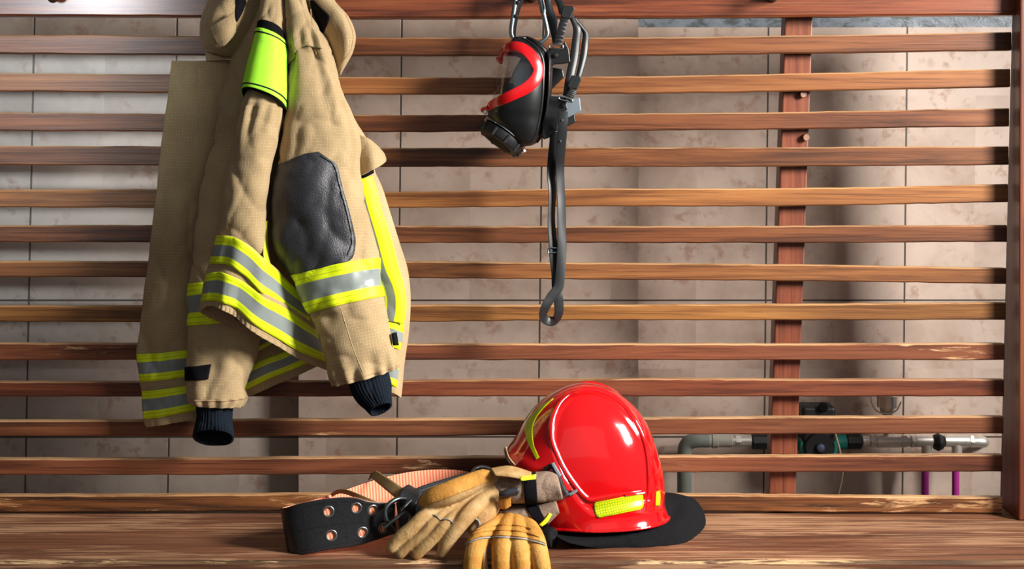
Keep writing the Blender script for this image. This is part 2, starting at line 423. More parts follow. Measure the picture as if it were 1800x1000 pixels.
def glove_mat(name, base, dark, pale):
    m = M(name, 0.72, 0.25); c = m.coord(); n1 = m.noise(c, 22, 5, 0.6, 0.3); n2 = m.noise(c, 60, 6, 0.6, 1.2); n3 = m.noise(c, 400, 3)
    col = m.ramp(n1, [(0.3, dark), (0.52, base), (0.72, pale)])
    col = m.mix(m.math('MULTIPLY', m.sm(n2, 0.62, 0.74), 0.5), col, srgb(104, 78, 50))
    m.color(col)
    n4 = m.noise(c, 48, 2, 0.5, 0.8)
    cre = m.sm(m.math('ABSOLUTE', m.math('SUBTRACT', n4, 0.5)), 0.0, 0.035)
    m.bump(m.math('ADD', m.math('ADD', m.math('MULTIPLY', n2, 1.0), m.math('MULTIPLY', n3, 0.15)), m.math('MULTIPLY', m.math('MULTIPLY', cre, m.sm(n1, 0.45, 0.62)), 0.14)), 0.55, 0.003)
    return m.m
GLV = glove_mat('worn_tan_leather', srgb(182, 146, 96), srgb(152, 112, 66), srgb(196, 166, 122))
GLVO = glove_mat('golden_leather', srgb(196, 140, 64), srgb(168, 112, 44), srgb(206, 160, 90))
def glass():
    m = M('clear_visor'); t = m.t; out = [n for n in t.nodes if n.type == 'OUTPUT_MATERIAL'][0]
    tr = m.n('ShaderNodeBsdfTransparent'); tr.inputs[0].default_value = (0.96, 0.975, 0.98, 1)
    gl = m.n('ShaderNodeBsdfGlossy'); gl.inputs['Roughness'].default_value = 0.06
    fr = m.n('ShaderNodeFresnel'); fr.inputs[0].default_value = 1.22
    mx = m.n('ShaderNodeMixShader'); mx.inputs[0].default_value = 0.07; m.l(tr.outputs[0], mx.inputs[1]); m.l(gl.outputs[0], mx.inputs[2]); m.l(mx.outputs[0], out.inputs[0])
    return m.m
GLASS = glass()
def webbing():
    m = M('orange_webbing', 0.8, 0.2); tc = m.n('ShaderNodeTexCoord'); sp = m.n('ShaderNodeSeparateXYZ'); m.l(tc.outputs['UV'], sp.inputs[0])
    s = m.math('FRACT', m.math('DIVIDE', sp.outputs[0], 0.0062)); k = m.math('ABSOLUTE', m.math('SUBTRACT', s, 0.5))
    n = m.noise(tc.outputs['Object'], 300, 3)
    m.color(m.mix(m.sm(k, 0.12, 0.38), srgb(244, 172, 140), m.mix(n, srgb(228, 106, 72), srgb(236, 128, 92)))); m.bump(m.math('ADD', k, n), 0.5, 0.0015); return m.m
WEB = webbing()
EYE = plain('eyelet_metal', srgb(128, 126, 122), .35, .9)
def honey():
    m = M('yellow_reflector', 0.3, 0.6); vo = m.n('ShaderNodeTexVoronoi', feature='DISTANCE_TO_EDGE'); m.l(m.coord('UV', (200, 200, 200)), vo.inputs['Vector']); vo.inputs['Scale'].default_value = 1.0; vo.inputs['Randomness'].default_value = 0.25
    m.color(m.mix(m.sm(vo.outputs['Distance'], 0.02, 0.18), srgb(128, 150, 6), srgb(194, 208, 14))); return m.m
HONEY = honey()

# ------------------------------------------------------------------ the setting
def struct(name, verts, faces, m):
    o = obj(name, verts, faces, m, smooth=False); o['kind'] = 'structure'; return o
def boxv(x0, x1, y0, y1, z0, z1): return g_box(((x0+x1)/2, (y0+y1)/2, (z0+z1)/2), ((x1-x0)/2, (y1-y0)/2, (z1-z0)/2))
YW = 0.36; YP = 0.30
TZ = ZC+(HY-48)*(YW-CAMY)/F
xa = (525-HX)*(YP-CAMY)/F; xb = (1122-HX)*(YP-CAMY)/F
sR = tile('wall_tile_right', (1348-HX)*(YW-CAMY)/F, 0.322, ZC+(HY-528)*(YW-CAMY)/F, 0.317, 0.0105, srgb(182, 162, 148), srgb(152, 130, 114))
sL = tile('wall_tile_left', (306-HX)*(YW-CAMY)/F, 0.331, ZC+(HY-528)*(YW-CAMY)/F, 0.317, 0.02, srgb(178, 164, 152), srgb(150, 134, 122))
sP = tile('wall_tile_pier', (703-HX)*(YP-CAMY)/F, 0.322, ZC+(HY-528)*(YP-CAMY)/F, 0.311, 0.012, srgb(182, 162, 148), srgb(154, 132, 116))
PLAS = plaster('rough_plaster')
struct('wall_left', *boxv(-2.6, xa, YW, YW+0.1, 0, 1.9), sL)
struct('wall_right', *boxv(xb, 2.6, YW, YW+0.1, 0, TZ), sR)
struct('wall_center', *boxv(xa, xb, YP, YW+0.1, 0, 1.9), sP)
struct('wall_back', *boxv(xb, 2.6, YW+0.006, YW+0.1, TZ, 1.9), PLAS)
FLO = plain('grey_floor', srgb(120, 112, 104), 0.6, nscale=6, var=0.1)
struct('floor', *boxv(-2.6, 2.6, -3.6, YW+0.1, -0.05, 0), FLO)

# ------------------------------------------------------------------ the slatted bench with coat pegs
bench = thing('coat_rack_bench', 'reddish-brown wooden bench with tall slatted back, peg rail and worn plank seat', 'bench', (0, 0, 0))
def beam(name, pts, Y, th, m, ch=0.0025, jit=0.0006, per=14, label=None):     # pts: (px, ytop, ybottom)
    v = []; f = []; n = (len(pts)-1)*per
    for i in range(n+1):
        px, a, b = cr(pts, i/per)
        A = P(px, a, Y); B = P(px, b, Y)
        j1 = jit*(random.random()-0.5)*2; j2 = jit*(random.random()-0.5)*2
        zt = A.z+j1; zb = B.z+j2; x = A.x
        for (yy, zz) in ((Y, zb+ch), (Y, zt-ch), (Y+ch, zt), (Y+th-ch, zt), (Y+th, zt-ch), (Y+th, zb+ch), (Y+th-ch, zb), (Y+ch, zb)): v.append(Vector((x, yy, zz)))
    for i in range(n):
        for k in range(8): f.append((i*8+k, i*8+(k+1) % 8, (i+1)*8+(k+1) % 8, (i+1)*8+k))
    f.append(tuple(range(8))[::-1]); f.append(tuple(n*8+k for k in range(8)))
    return obj(name, v, f, m, bench, smooth=False, label=label)
XR = 1762
slats = [
 [(-255,60,92),(300,63,96),(700,66,98),(1030,66,98),(1300,64,95),(1778,56,88)],
 [(-255,127,157),(290,131,163),(700,136,166),(1030,135,165),(1300,131,162),(1776,121,153)],
 [(-255,196,229),(280,200,231),(700,202,232),(1000,200,230),(1300,198,228),(1774,190,222)],
 [(-255,257,289),(280,257,291),(700,260,293),(1000,259,293),(1300,259,293),(1773,257,290)],
 [(-255,334,363),(270,332,365),(700,336,365),(1000,331,363),(1400,330,362),(1772,323,355)],
 [(-255,395,425),(270,395,426),(700,396,427),(1000,397,427),(1400,396,427),(1770,395,425)],
 [(-255,458,487),(270,458,487),(700,458,489),(1000,461,491),(1400,464,494),(1769,470,499)],
 [(-255,536,565),(270,536,566),(700,535,566),(1000,535,563),(1400,533,563),(1768,530,562)],
 [(-255,602,633),(250,602,633),(740,603,633),(1040,603,633),(1400,603,633),(1766,602,633)],
 [(-255,669,697),(250,669,697),(740,667,697),(1150,664,697),(1400,665,697),(1765,665,697)],
 [(-255,737,766),(250,737,767),(600,735,767),(1150,733,764),(1400,731,763),(1764,730,762)],
 [(-255,804,835),(250,804,835),(600,802,834),(1150,800,831),(1400,799,830),(1762,797,829)],
 [(-255,868,900),(250,868,900),(600,866,898),(1170,867,898),(1400,869,900),(1762,872,903)]]
for i, s in enumerate(slats):
    dy = 0 if i < 4 else 0.22*i
    beam('slat', [(a, b+dy, c) for a, b, c in s], 0.0, 0.022, [W_SLAT, W_ORANGE, W_SLAT, W_DARK, W_ORANGE, W_DARK, W_SLAT, W_ORANGE, W_WORN, W_DARK, W_WORN, W_WORN, W_BARE][i])
beam('top_rail', [(-255,-80,26),(300,-78,29),(700,-77,32),(1000,-77,31),(1300,-78,30),(1795,-82,26)], -0.012, 0.034, W_RAIL, ch=0.004)
# uprights: a leaning batten behind the slats and the end post
def prism(name, corners, m, label=None):      # corners: 4 top, 4 bottom 3D points
    return bevel(obj(name, corners, [(0,1,2,3),(7,6,5,4),(0,4,5,1),(1,5,6,2),(2,6,7,3),(3,7,4,0)], m, bench, smooth=False, label=label), 0.003)
a, b = P(1384,-80,0.024), P(1433,-80,0.024); c, d = P(1349,960,0.024), P(1396,960,0.024); dz = Vector((0, 0.045, 0)); dxl = Vector((-0.006, 0, 0))
prism('upright', [a, b, b+dz, a+dz, c, d, d+dz, c+dz], W_POST)
a, b = P(1794,-110,-0.052), P(1850,-110,-0.052); c, d = P(1791,911,-0.052), P(1850,911,-0.052)
a2, b2 = P(1782,-110,0.0), P(1850,-110,0.0); c2, d2 = P(1757,911,0.075), P(1850,911,0.075)
a2.z = a.z; b2.z = a.z; c2.z = SEAT; d2.z = SEAT; c.z = SEAT; d.z = SEAT
prism('end_post', [a, b, b2, a2, c, d, d2, c2], W_POST)
MB().add(*boxv(-1.44, -1.345, -0.05, 0.07, SEAT, ZC+(HY+110)*.00116)).build('end_post', W_POST, bench, smooth=False)
# seat planks
def plank(name, y0, y1, x0, x1, m, round_back=False):
    n = 90; v = []; f = []
    prof = [(y0, -0.02), (y0-0.001, -0.005), (y0+0.003, -0.0012), (y0+0.012, 0.0)]+[(y0+0.012+(y1-y0-0.016)*k/8, 0.0) for k in range(1, 9)]+[(y1, -0.003), (y1, -0.04), (y0, -0.04)]
    K = len(prof)
    for i in range(n+1):
        x = x0+(x1-x0)*i/n
        for (yy, zz) in prof:
            e = 0.0022*noise.noise(Vector((x*9, yy*40, 3))) if yy < y0+0.02 and y0 < -0.3 else 0.0006*noise.noise(Vector((x*4, yy*50, 1)))
            v.append(Vector((x, yy+e, SEAT+zz+(e*0.5 if zz > -0.01 else 0)-0.0006)))
    for i in range(n):
        for k in range(K): f.append((i*K+k, i*K+(k+1) % K, (i+1)*K+(k+1) % K, (i+1)*K+k))
    f.append(tuple(range(K))[::-1]); f.append(tuple(n*K+k for k in range(K)))
    o = sharp(obj(name, v, f, m, bench), 35)
    if y0 < -.3:
        o.data.materials.append(W_EDGE)
        for i in range(n):
            for k in (1, 2): o.data.polygons[i*K+k].material_index = 1
    return o
plank('seat_plank', -0.3525, -0.156, -1.46, 1.2, W_SEAT)
plank('seat_plank', -0.1545, 0.10, -1.46, 1.2, W_SEAT)
MB().add(*boxv(-1.45, 1.19, -0.335, -0.305, SEAT-0.12, SEAT-0.035)).build('apron', W_EDGE, bench, smooth=False)
for x in (-1.41, 1.12):
    for y in (-0.30, 0.03): bevel(MB().add(*boxv(x-0.03, x+0.03, y-0.03, y+0.03, 0, SEAT-0.04)).build('leg', W_POST, bench, smooth=False), 0.004)
W_PEG = plain('dark_peg', srgb(46, 34, 28), 0.4, nscale=30, var=0.2)
for px in (93, 514, 935, 1357):
    p = P(px, -5, -0.012); q = p+Vector((0, -0.075, 0.012))
    MB().add(*g_lathe(p, q, [(0, .012), (.05, .011), (.5, .0085), (.78, .009), (.84, .0125), (.93, .013), (1, .008)], 20)).build('peg', W_PEG, bench)
# little dowel ends on the upright
for (px, py) in ((1408, 166), (1413, 242)):
    p = P(px, py, 0.026); MB().add(*g_cyl(p, p+Vector((0.003, -0.012, 0)), 0.0075, n=14)).build('dowel', W_POST, bench)


# ------------------------------------------------------------------ the hanging jacket
jl = P(514, 0, -0.06)
jk = thing('firefighter_jacket', 'tan ripstop firefighter jacket with yellow and silver reflective bands hanging on the rack', 'jacket', jl)
def bell(x, c, w_): return math.exp(-((x-c)/w_)**2)
# far left front panel
fp = Net([
 [(300,106,-.045),(335,107,-.05),(372,106,-.045),(408,104,-.03)],
 [(297,150,-.045),(335,150,-.055),(370,150,-.045),(408,150,-.025)],
 [(290,210,-.045),(330,211,-.06),(364,212,-.05),(400,212,-.02)],
 [(280,290,-.045),(322,291,-.062),(356,292,-.05),(390,292,-.015)],
 [(268,400,-.045),(308,401,-.066),(340,402,-.05),(375,402,-.012)],
 [(255,500,-.045),(300,501,-.066),(333,502,-.05),(370,502,-.012)],
 [(243,600,-.045),(285,599,-.066),(322,598,-.05),(370,596,-.015)],
 [(241,622,-.045),(284,620,-.064),(322,616,-.05),(372,612,-.018)],
 [(246,671,-.045),(286,668,-.064),(324,663,-.05),(374,658,-.018)],
 [(248,688,-.045),(287,684,-.064),(326,678,-.05),(376,672,-.018)],
 [(253,736,-.045),(290,732,-.064),(330,723,-.05),(378,716,-.018)],
 [(258,750,-.045),(293,746,-.062),(335,738,-.05),(380,730,-.018)]], amp=.007, seed=3.1, sx=14, sz=4)
grid_obj('front_panel', fp.grid(36, 150), OLIVE, jk, thick=.005)
grid_obj('reflective_tape', fp.grid(40, 8, 0, 1, 7, 8, off=.0042), TAPE, jk, uvmode='strip', thick=.001)
grid_obj('reflective_tape', fp.grid(40, 8, 0, 1, 9, 10, off=.0042), TAPE, jk, uvmode='strip', thick=.001)
# inside of the lower back hem, seen between the sleeves
bh = Net([
 [(420,560,-.03),(460,560,-.03),(510,545,-.03),(575,530,-.03)],
 [(422,604,-.035),(460,588,-.035),(500,568,-.032),(560,545,-.03)],
 [(422,634,-.038),(460,614,-.038),(500,592,-.034),(555,566,-.03)],
 [(424,650,-.04),(462,632,-.04),(504,616,-.035),(552,590,-.03)],
 [(424,690,-.04),(468,668,-.04),(512,650,-.036),(566,628,-.03)],
 [(425,704,-.04),(470,683,-.04),(514,664,-.036),(572,638,-.03)]], amp=.003, seed=8.0)
grid_obj('back_hem', bh.grid(30, 40), TAN, jk, thick=.005)
grid_obj('reflective_tape', bh.grid(30, 6, 0, 1, 1, 2, off=.0042), TAPE, jk, uvmode='strip', thick=.001)
grid_obj('reflective_tape', bh.grid(30, 6, 0, 1, 3, 4, off=.0042), TAPE, jk, uvmode='strip', thick=.001)
# left sleeve, behind the gathered middle
def sl_d(u, t):
    k = 0.0
    if t > 9.0: k += 0.004*bell(u, .30, .05)*bell(t, 10.0, .5)-0.005*bell(u, .22, .04)*bell(t, 10.2, .5)
    if t > 11.9: k += 0.0025*math.sin(u*90)
    return k
ls = Tube([
 (472,-50,540,-50,-.06,.028),(448,30,510,30,-.062,.03),(407,104,482,104,-.066,.034),(390,160,472,165,-.068,.036),
 (373,240,462,245,-.07,.038),(353,320,456,325,-.072,.04),(341,400,456,405,-.074,.042),(334,460,460,458,-.076,.044),
 (332,499,462,489,-.077,.045,.004),(328,573,462,562,-.078,.047,.004),(327,620,457,615,-.078,.047),(327,670,440,668,-.078,.046),
 (330,700,436,699,-.078,.045),(337,709,428,714,-.078,.042)], e=.92, amp=.007, seed=1.7, sx=13, sz=5, dY=sl_d)
o_ls = grid_obj('sleeve', ls.grid(72, 170), TAN, jk, closed=True, thick=.005, toff=-1, cap=(True, False))
grid_obj('reflective_tape', ls.grid(72, 12, 0, 1, 8, 9, off=.0012), TAPE, jk, closed=True, uvmode='strip', thick=.0008, toff=1)
grid_obj('sleeve_hem_seam', ls.grid(72, 2, 0, 1, 11.93, 12.0, off=.0006), TAND, jk, closed=True, thick=.0015)
grid_obj('hook_tab', ls.grid(22, 8, -.05, .225, tf=lambda k: (10.52-.20*k, 11.0-.19*k), off=.001), VELC, jk, thick=.004, label='black hook-and-loop tab on the sleeve end')
def cuff(rows, name='knit_cuff'):
    t_ = Tube(rows, e=.9, amp=.003, seed=5.0, dY=lambda u, t: .0007*math.sin(u*2*pi*36))
    return grid_obj(name, t_.grid(150, 34), NAVY, jk, closed=True, thick=.004, toff=-1, label='dark navy knitted cuff')
cuff([(346,680,408,680,-.078,.03),(345,712,409,712,-.078,.031),(346,735,408,735,-.078,.032,.006),(342,754,411,756,-.078,.033,.014),(339,770,412,770,-.078,.03,.021)])
# gathered middle piece and the skirt that swings from it
def cm_d(u, t):
    k = .003*math.sin(u*60+t)*bell(t, 5.2, .9)
    if t > 5: k += .006*bell(u, .16, .035)*bell(t, 5.6, 1.0)-.006*bell(u, .21, .03)*bell(t, 5.7, 1.0)
    return k
cm = Tube([
 (466,-50,501,-50,-.09,.02),(459,5,502,5,-.10,.025),(453,43,501,57,-.115,.032),(447,78,501,88,-.128,.036),(432,152,500,172,-.142,.036),
 (424,184,499,194,-.146,.042),(415,225,495,228,-.150,.045),(408,260,488,262,-.152,.045),(395,330,475,326,-.154,.044),(385,390,469,388,-.155,.042),
 (381,414,463,440,-.153,.034),(382,422,461,449,-.150,.024)], e=.95, amp=.006, seed=2.2, dY=cm_d)
grid_obj('gathered_back', cm.grid(64, 150), TAN, jk, closed=True, cap=(True, True))
sk = Net([
 [(381,414,-.165),(396,414,-.196),(416,418,-.205),(440,432,-.202),(462,452,-.19),(482,470,-.168),(510,498,-.125),(548,532,-.08)],
 [(369,463,-.16),(384,463,-.19),(404,466,-.202),(428,483,-.2),(454,508,-.19),(480,526,-.168),(508,544,-.125),(545,566,-.07)],
 [(363,481,-.155),(378,478,-.188),(394,479,-.2),(424,492,-.2),(460,518,-.188),(486,533,-.168),(516,550,-.125),(556,580,-.07)],
 [(354,530,-.15),(366,528,-.183),(386,530,-.196),(410,539,-.198),(440,563,-.19),(476,588,-.165),(520,613,-.12),(572,636,-.07)],
 [(352,547,-.148),(366,538,-.183),(384,541,-.196),(406,553,-.198),(436,576,-.19),(474,602,-.165),(520,627,-.12),(576,652,-.07)]], amp=.0025, seed=6.0,
 dY=lambda u, t: .006*math.sin(u*23)*(.4+.15*t)-.004*bell(t, 1.5, .25)+(.0015*math.sin(u*170) if t > 3.2 else 0))
grid_obj('skirt', sk.grid(110, 60), TAN, jk, thick=.005)
grid_obj('reflective_tape', sk.grid(90, 8, 0, 1, 0, 1, off=.006), TAPE, jk, uvmode='strip', thick=.001)
grid_obj('reflective_tape', sk.grid(90, 8, 0, 1, 2, 3, off=.006), TAPE, jk, uvmode='strip', thick=.001)
bl = Net([
 [(352,545,-.148),(372,536,-.135),(400,548,-.132),(430,566,-.132),(466,590,-.135),(500,610,-.12)],
 [(353,550,-.149),(386,566,-.137),(420,578,-.136),(446,586,-.136),(476,600,-.14),(505,616,-.12)]], amp=.002, seed=9.0, dY=lambda u, t: .0015*math.sin(u*90))
grid_obj('hem_lining', bl.grid(50, 8), TAND, jk, thick=.004)
lin = Net([[(370,500,-.13),(420,510,-.13),(480,560,-.12)],[(368,548,-.132),(420,560,-.13),(484,600,-.12)]])
grid_obj('lining', lin.grid(16, 8), LINING, jk, thick=.003, label='black sheet standing in for the shade inside the jacket hem')  # black sheet paints the deep shade between the two hem lips
# narrow strip of tape running down beside the fold
st = Net([[(468,388,-.15),(470,388,-.145)],[(465,420,-.155),(470,420,-.145)],[(463,448,-.17),(473,450,-.15)],[(468,462,-.172),(477,470,-.15)]])
grid_obj('fold_tape', st.grid(4, 20), YTAB, jk, thick=.002)
# dark inner back between the folds
ib = Net([[(480,-40,-.055),(520,-40,-.05),(560,-40,-.05)],[(470,200,-.06),(520,200,-.05),(590,200,-.05)],[(455,420,-.06),(520,420,-.05),(600,420,-.05)],[(450,520,-.05),(520,510,-.045),(620,500,-.045)]])
grid_obj('inner_back', ib.grid(12, 30), TAN, jk, thick=.005)
# right sleeve with shoulder yoke
def rs_d(u, t):
    k = 0.0
    k += -.006*bell(u, .30, .03)*bell(t, 3.6, 1.6)+.006*bell(u, .36, .035)*bell(t, 4.2, 1.8)     # long shoulder fold
    k += -.008*bell(u, .10+.03*(t-3), .05)*bell(t, 3.2, .8)+.007*bell(u, .17+.02*(t-3), .04)*bell(t, 3.3, .9)
    k += -.004*bell(u, .42, .025)*bell(t, 5.5, 2.0)
    k += .003*math.sin(u*70+t*3)*bell(t, 2.6, .35)
    k += -.006*bell(u, .17, .05)*bell(t, 12.8, .6)+.005*bell(u, .12, .04)*bell(t, 12.9, .5)
    if t > 14.2: k += .0035*math.sin(u*80)*(t-14.2)
    return k
rs = Tube([
 (500,-55,546,-55,-.085,.03),(505,0,543,0,-.09,.034),(505,45,562,45,-.098,.038),(505,92,584,88,-.104,.042),(503,130,600,135,-.11,.046),
 (499,190,616,190,-.118,.05),(493,240,630,245,-.124,.054),(485,290,632,300,-.128,.058),(477,350,644,358,-.13,.06),(475,410,657,415,-.132,.06),
 (485,454,664,440,-.132,.06,.004),(507,486,666,454,-.132,.058,.008),(541,553,679,521,-.132,.054,.008),(550,572,684,537,-.132,.053,.006),(565,612,694,588,-.131,.05,.004),
 (580,655,702,632,-.13,.047),(589,677,703,646,-.13,.045)], e=.92, amp=.0075, seed=4.4, sx=13, sz=6, dY=rs_d)
o_rs = grid_obj('sleeve', rs.grid(90, 220), TAN, jk, closed=True, thick=.005, toff=-1, cap=(True, False))
grid_obj('reflective_tape', rs.grid(80, 12, 0, 1, 11, 12, off=.0014), TAPE, jk, closed=True, uvmode='strip', thick=.0008, toff=1)
grid_obj('sleeve_hem_seam', rs.grid(80, 2, 0, 1, 15.52, 15.6, off=.0006), TAND, jk, closed=True, thick=.0015)
yk = rs.grid(40, 40, .03, .350, tf=lambda k: (-.0, 3.05+.55*(1-k)**2-.25*bell(k, .62, .3)), off=.004)
grid_obj('shoulder_yoke', yk, TAN, jk, thick=.003)
hr = Hits([o_rs])
decal('elbow_patch', [(536,270),(511,281),(486,293),(480,312),(477,350),(475,390),(477,425),(485,448),(500,470),(514,482)],
      [(560,267),(578,279),(592,291),(601,328),(611,362),(619,396),(624,427),(617,455),(590,464),(530,479)], hr, PATCH, jk, off=.0022, nu=26, nt=46, thick=.002, label='black leather patch on the elbow')
def line_on(name, pts, hits, r, m, parent, per=8, n=6, off=0.0, flat=1.0):
    q = [hits(a, b, off) for a, b in [cr(pts, i/per) for i in range((len(pts)-1)*per+1)]]
    return MB().add(*g_path(q, r, n, flat=flat)).build(name, m, parent)
line_on('seam', [(546,16),(549,45),(552,72),(556,96)], hr, .0012, TAND, jk)
line_on('seam', [(598,538),(606,565),(622,615),(637,652)], hr, .0006, plain('pale_thread', srgb(186,164,126), .8), jk)
line_on('patch_seam', [(563,274),(586,292),(596,330),(606,364),(613,396),(617,425),(610,448)], hr, .0009, LINING, jk, off=.0035)
cuff([(604,640,680,640,-.13,.026),(612,668,684,658,-.13,.027),(618,690,687,672,-.13,.028,.004),(628,708,688,690,-.13,.027,.010),(642,722,688,704,-.13,.022,.010),(650,728,688,712,-.13,.02,.012)])
tab = Net([[(690,586,-.14),(695,584,-.125)],[(693,607,-.14),(699,607,-.125)]])
grid_obj('hook_tab', tab.grid(4, 6), VELC, jk, thick=.006, label='small black hook-and-loop tab at the sleeve edge')
# right side of the body behind the sleeve
sb = Net([
 [(560,180,-.06),(590,185,-.065),(610,190,-.062),(624,215,-.05)],
 [(575,235,-.06),(610,238,-.07),(630,242,-.066),(646,252,-.045)],
 [(580,300,-.06),(620,300,-.075),(643,300,-.07),(657,299,-.045)],
 [(590,332,-.06),(634,332,-.078),(657,332,-.072),(671,332,-.045)],
 [(600,380,-.06),(646,380,-.08),(671,380,-.074),(686,380,-.045)],
 [(610,431,-.06),(660,431,-.08),(686,431,-.074),(702,431,-.045)],
 [(620,473,-.06),(670,473,-.08),(698,473,-.074),(715,473,-.045)],
 [(625,520,-.06),(675,520,-.08),(704,520,-.074),(720,520,-.045)],
 [(630,556,-.06),(680,560,-.08),(704,567,-.074),(718,574,-.045)],
 [(635,600,-.06),(680,608,-.08),(700,613,-.074),(712,620,-.045)],
 [(635,622,-.06),(678,628,-.08),(698,633,-.074),(709,642,-.045)],
 [(632,662,-.06),(674,671,-.08),(695,679,-.074),(705,686,-.045)],
 [(630,674,-.06),(672,684,-.08),(693,692,-.074),(703,699,-.045)]], amp=.003, seed=7.3)
grid_obj('side_panel', sb.grid(36, 130), TAN, jk, thick=.005)
grid_obj('reflective_tape', sb.grid(30, 8, 0, 1, 8, 9, off=.0045), TAPE, jk, uvmode='strip', thick=.001)
grid_obj('reflective_tape', sb.grid(30, 8, 0, 1, 10, 11, off=.0045), TAPE, jk, uvmode='strip', thick=.001)
vt = Net([[(592,318,-.066),(634,314,-.0835),(655,309,-.078)],[(602,345,-.068),(641,343,-.0845),(664,340,-.08)],[(612,371,-.069),(648,371,-.087),(672,371,-.082)],
 [(624,404,-.071),(658,404,-.088),(684,404,-.083)],[(634,440,-.072),(668,440,-.088),(694,440,-.084)],[(644,475,-.073),(678,475,-.088),(703,475,-.084)],
 [(655,500,-.074),(689,500,-.088),(710,500,-.083)],[(660,523,-.074),(695,523,-.088),(714,523,-.083)],[(660,545,-.074),(695,545,-.088),(714,545,-.083)],[(655,566,-.074),(692,566,-.0875),(710,570,-.083)]], amp=.002, seed=7.3)
grid_obj('reflective_tape', vt.grid(18, 90), tapemat('side_tape', a=.27, b=.5), jk, uvmode='strip', swap=True, thick=.0012)
pf = Net([
 [(612,236,-.085),(634,238,-.093),(648,245,-.095),(662,257,-.085),(669,265,-.07)],
 [(618,262,-.09),(636,262,-.1),(652,262,-.105),(666,266,-.095),(674,271,-.07)],
 [(626,290,-.094),(640,287,-.104),(654,280,-.112),(668,280,-.1),(677,280,-.072)],
 [(632,310,-.095),(644,304,-.105),(658,297,-.11),(669,290,-.098),(676,284,-.074)]], amp=.003, seed=2.0)
grid_obj('pocket_flap', pf.grid(30, 24), TAN, jk, thick=.005)
vf = Net([[(628,304,-.088),(645,298,-.094),(656,292,-.09)],[(633,315,-.088),(646,310,-.094),(657,304,-.09)]])
grid_obj('flap_fastener', vf.grid(8, 4), VELC, jk, thick=.004, label='black fastener under the pocket flap')
# collar on the right, shoulder flap and tab on the left
cl = Net([
 [(528,-45,-.07),(545,-45,-.085),(562,-45,-.085),(572,-45,-.07)],
 [(538,0,-.07),(552,-2,-.095),(572,-4,-.1),(586,0,-.08)],
 [(553,38,-.07),(572,32,-.1),(596,24,-.11),(611,30,-.085)],
 [(568,70,-.07),(586,66,-.1),(608,58,-.115),(623,60,-.09)],
 [(580,98,-.068),(592,96,-.09),(608,92,-.105),(620,86,-.088)],
 [(588,118,-.066),(594,120,-.08),(601,118,-.09),(610,107,-.082)],
 [(592,128,-.065),(595,131,-.07),(597,131,-.075),(599,126,-.075)]], amp=.003, seed=3.3)
o_cl = grid_obj('collar', cl.grid(36, 60), TAN, jk, thick=.005)
hc = Hits([o_cl])
decal('collar_fastener', [(548,0),(550,10),(555,25),(562,42),(568,60)], [(553,0),(566,14),(580,28),(577,42),(570,58)], hc, VELC, jk, off=.0035, thick=.003, nu=10, nt=16, label='black hook-and-loop patch on the collar')
line_on('seam', [(606,28),(618,58),(615,85),(603,108),(596,126)], hc, .001, TAND, jk, off=.0028)
lf = Net([
 [(380,-50,-.05),(410,-50,-.09),(440,-50,-.09),(475,-50,-.06)],
 [(367,0,-.05),(392,-4,-.105),(425,0,-.10),(468,5,-.06)],
 [(355,32,-.05),(374,28,-.11),(412,34,-.105),(452,45,-.06)],
 [(352,58,-.052),(370,52,-.115),(402,62,-.105),(440,72,-.062)],
 [(355,76,-.055),(370,74,-.11),(396,86,-.1),(428,92,-.062)],
 [(363,90,-.058),(376,92,-.085),(394,96,-.08),(416,99,-.062)]], amp=.005, seed=5.5)
o_lf = grid_obj('shoulder_flap', lf.grid(44, 60), TAN, jk, thick=.005)
hf = Hits([o_lf])
line_on('seam', [(369,8),(358,40),(358,64),(366,84)], hf, .001, TAND, jk, off=.0028)
ul = Net([[(362,82,-.05),(390,86,-.055),(425,82,-.055)],[(362,96,-.05),(388,96,-.056),(418,92,-.055)],[(363,107,-.05),(386,106,-.056),(412,102,-.055)]], amp=.002, seed=1.0)
grid_obj('yoke_edge', ul.grid(20, 12), TAN, jk, thick=.005)
tb = Net([[(368,48,-.125),(383,40,-.131),(398,31,-.13),(411,21,-.125)],[(376,66,-.131),(390,58,-.137),(402,50,-.136),(413,38,-.128)],[(386,83,-.128),(396,79,-.132),(405,69,-.132),(413,56,-.126)]], amp=.002, seed=4.0)
grid_obj('flap_tab', tb.grid(20, 16), TAN, jk, thick=.007)
decal('flap_fastener', [(415,-8),(414,10),(413,24),(414,36)], [(430,-8),(430,6),(424,22),(415,38)], hf, VELC, jk, off=.0035, thick=.003, nu=8, nt=12, label='black fastener beside the shoulder tab')
MB().add(*g_path(curve3([P(500,-42,-.10), P(506,-50,-.075), P(514,-62,-.055), P(524,-50,-.06), P(528,-42,-.08)]), .004, 8)).build('hang_loop', LINING, jk)

# neon armband slipped over the gathered middle
ab = thing('armband', 'neon green fabric armband with black piping worn around the hanging tan jacket', 'armband', P(475, 110, -.135))
abn = Tube([(450,57,503,76,-.12,.044,.012),(447,75,504,92,-.126,.046,.011),(437,112,504,130,-.134,.047,.013),(429,148,504,168,-.142,.048,.016),(425,164,503,190,-.146,.048,.019)], e=.85, amp=.0012, seed=1.1, sx=9)
grid_obj('band', abn.grid(64, 40), NEON, ab, closed=True, thick=.002)
grid_obj('piping', abn.grid(64, 2, 0, 1, .36, .50, off=.0016), TRIM, ab, closed=True, thick=.001)
grid_obj('piping', abn.grid(64, 2, 0, 1, 3.42, 3.56, off=.0016), TRIM, ab, closed=True, thick=.001)
abi = Tube([(454,47,501,62,-.116,.040,.016),(448,75,502,90,-.126,.043,.011),(438,112,502,130,-.134,.044,.013),(430,148,502,168,-.142,.0445,.016),(426,167,502,194,-.146,.0445,.018)], e=.85, amp=.002, seed=1.9, sx=20)
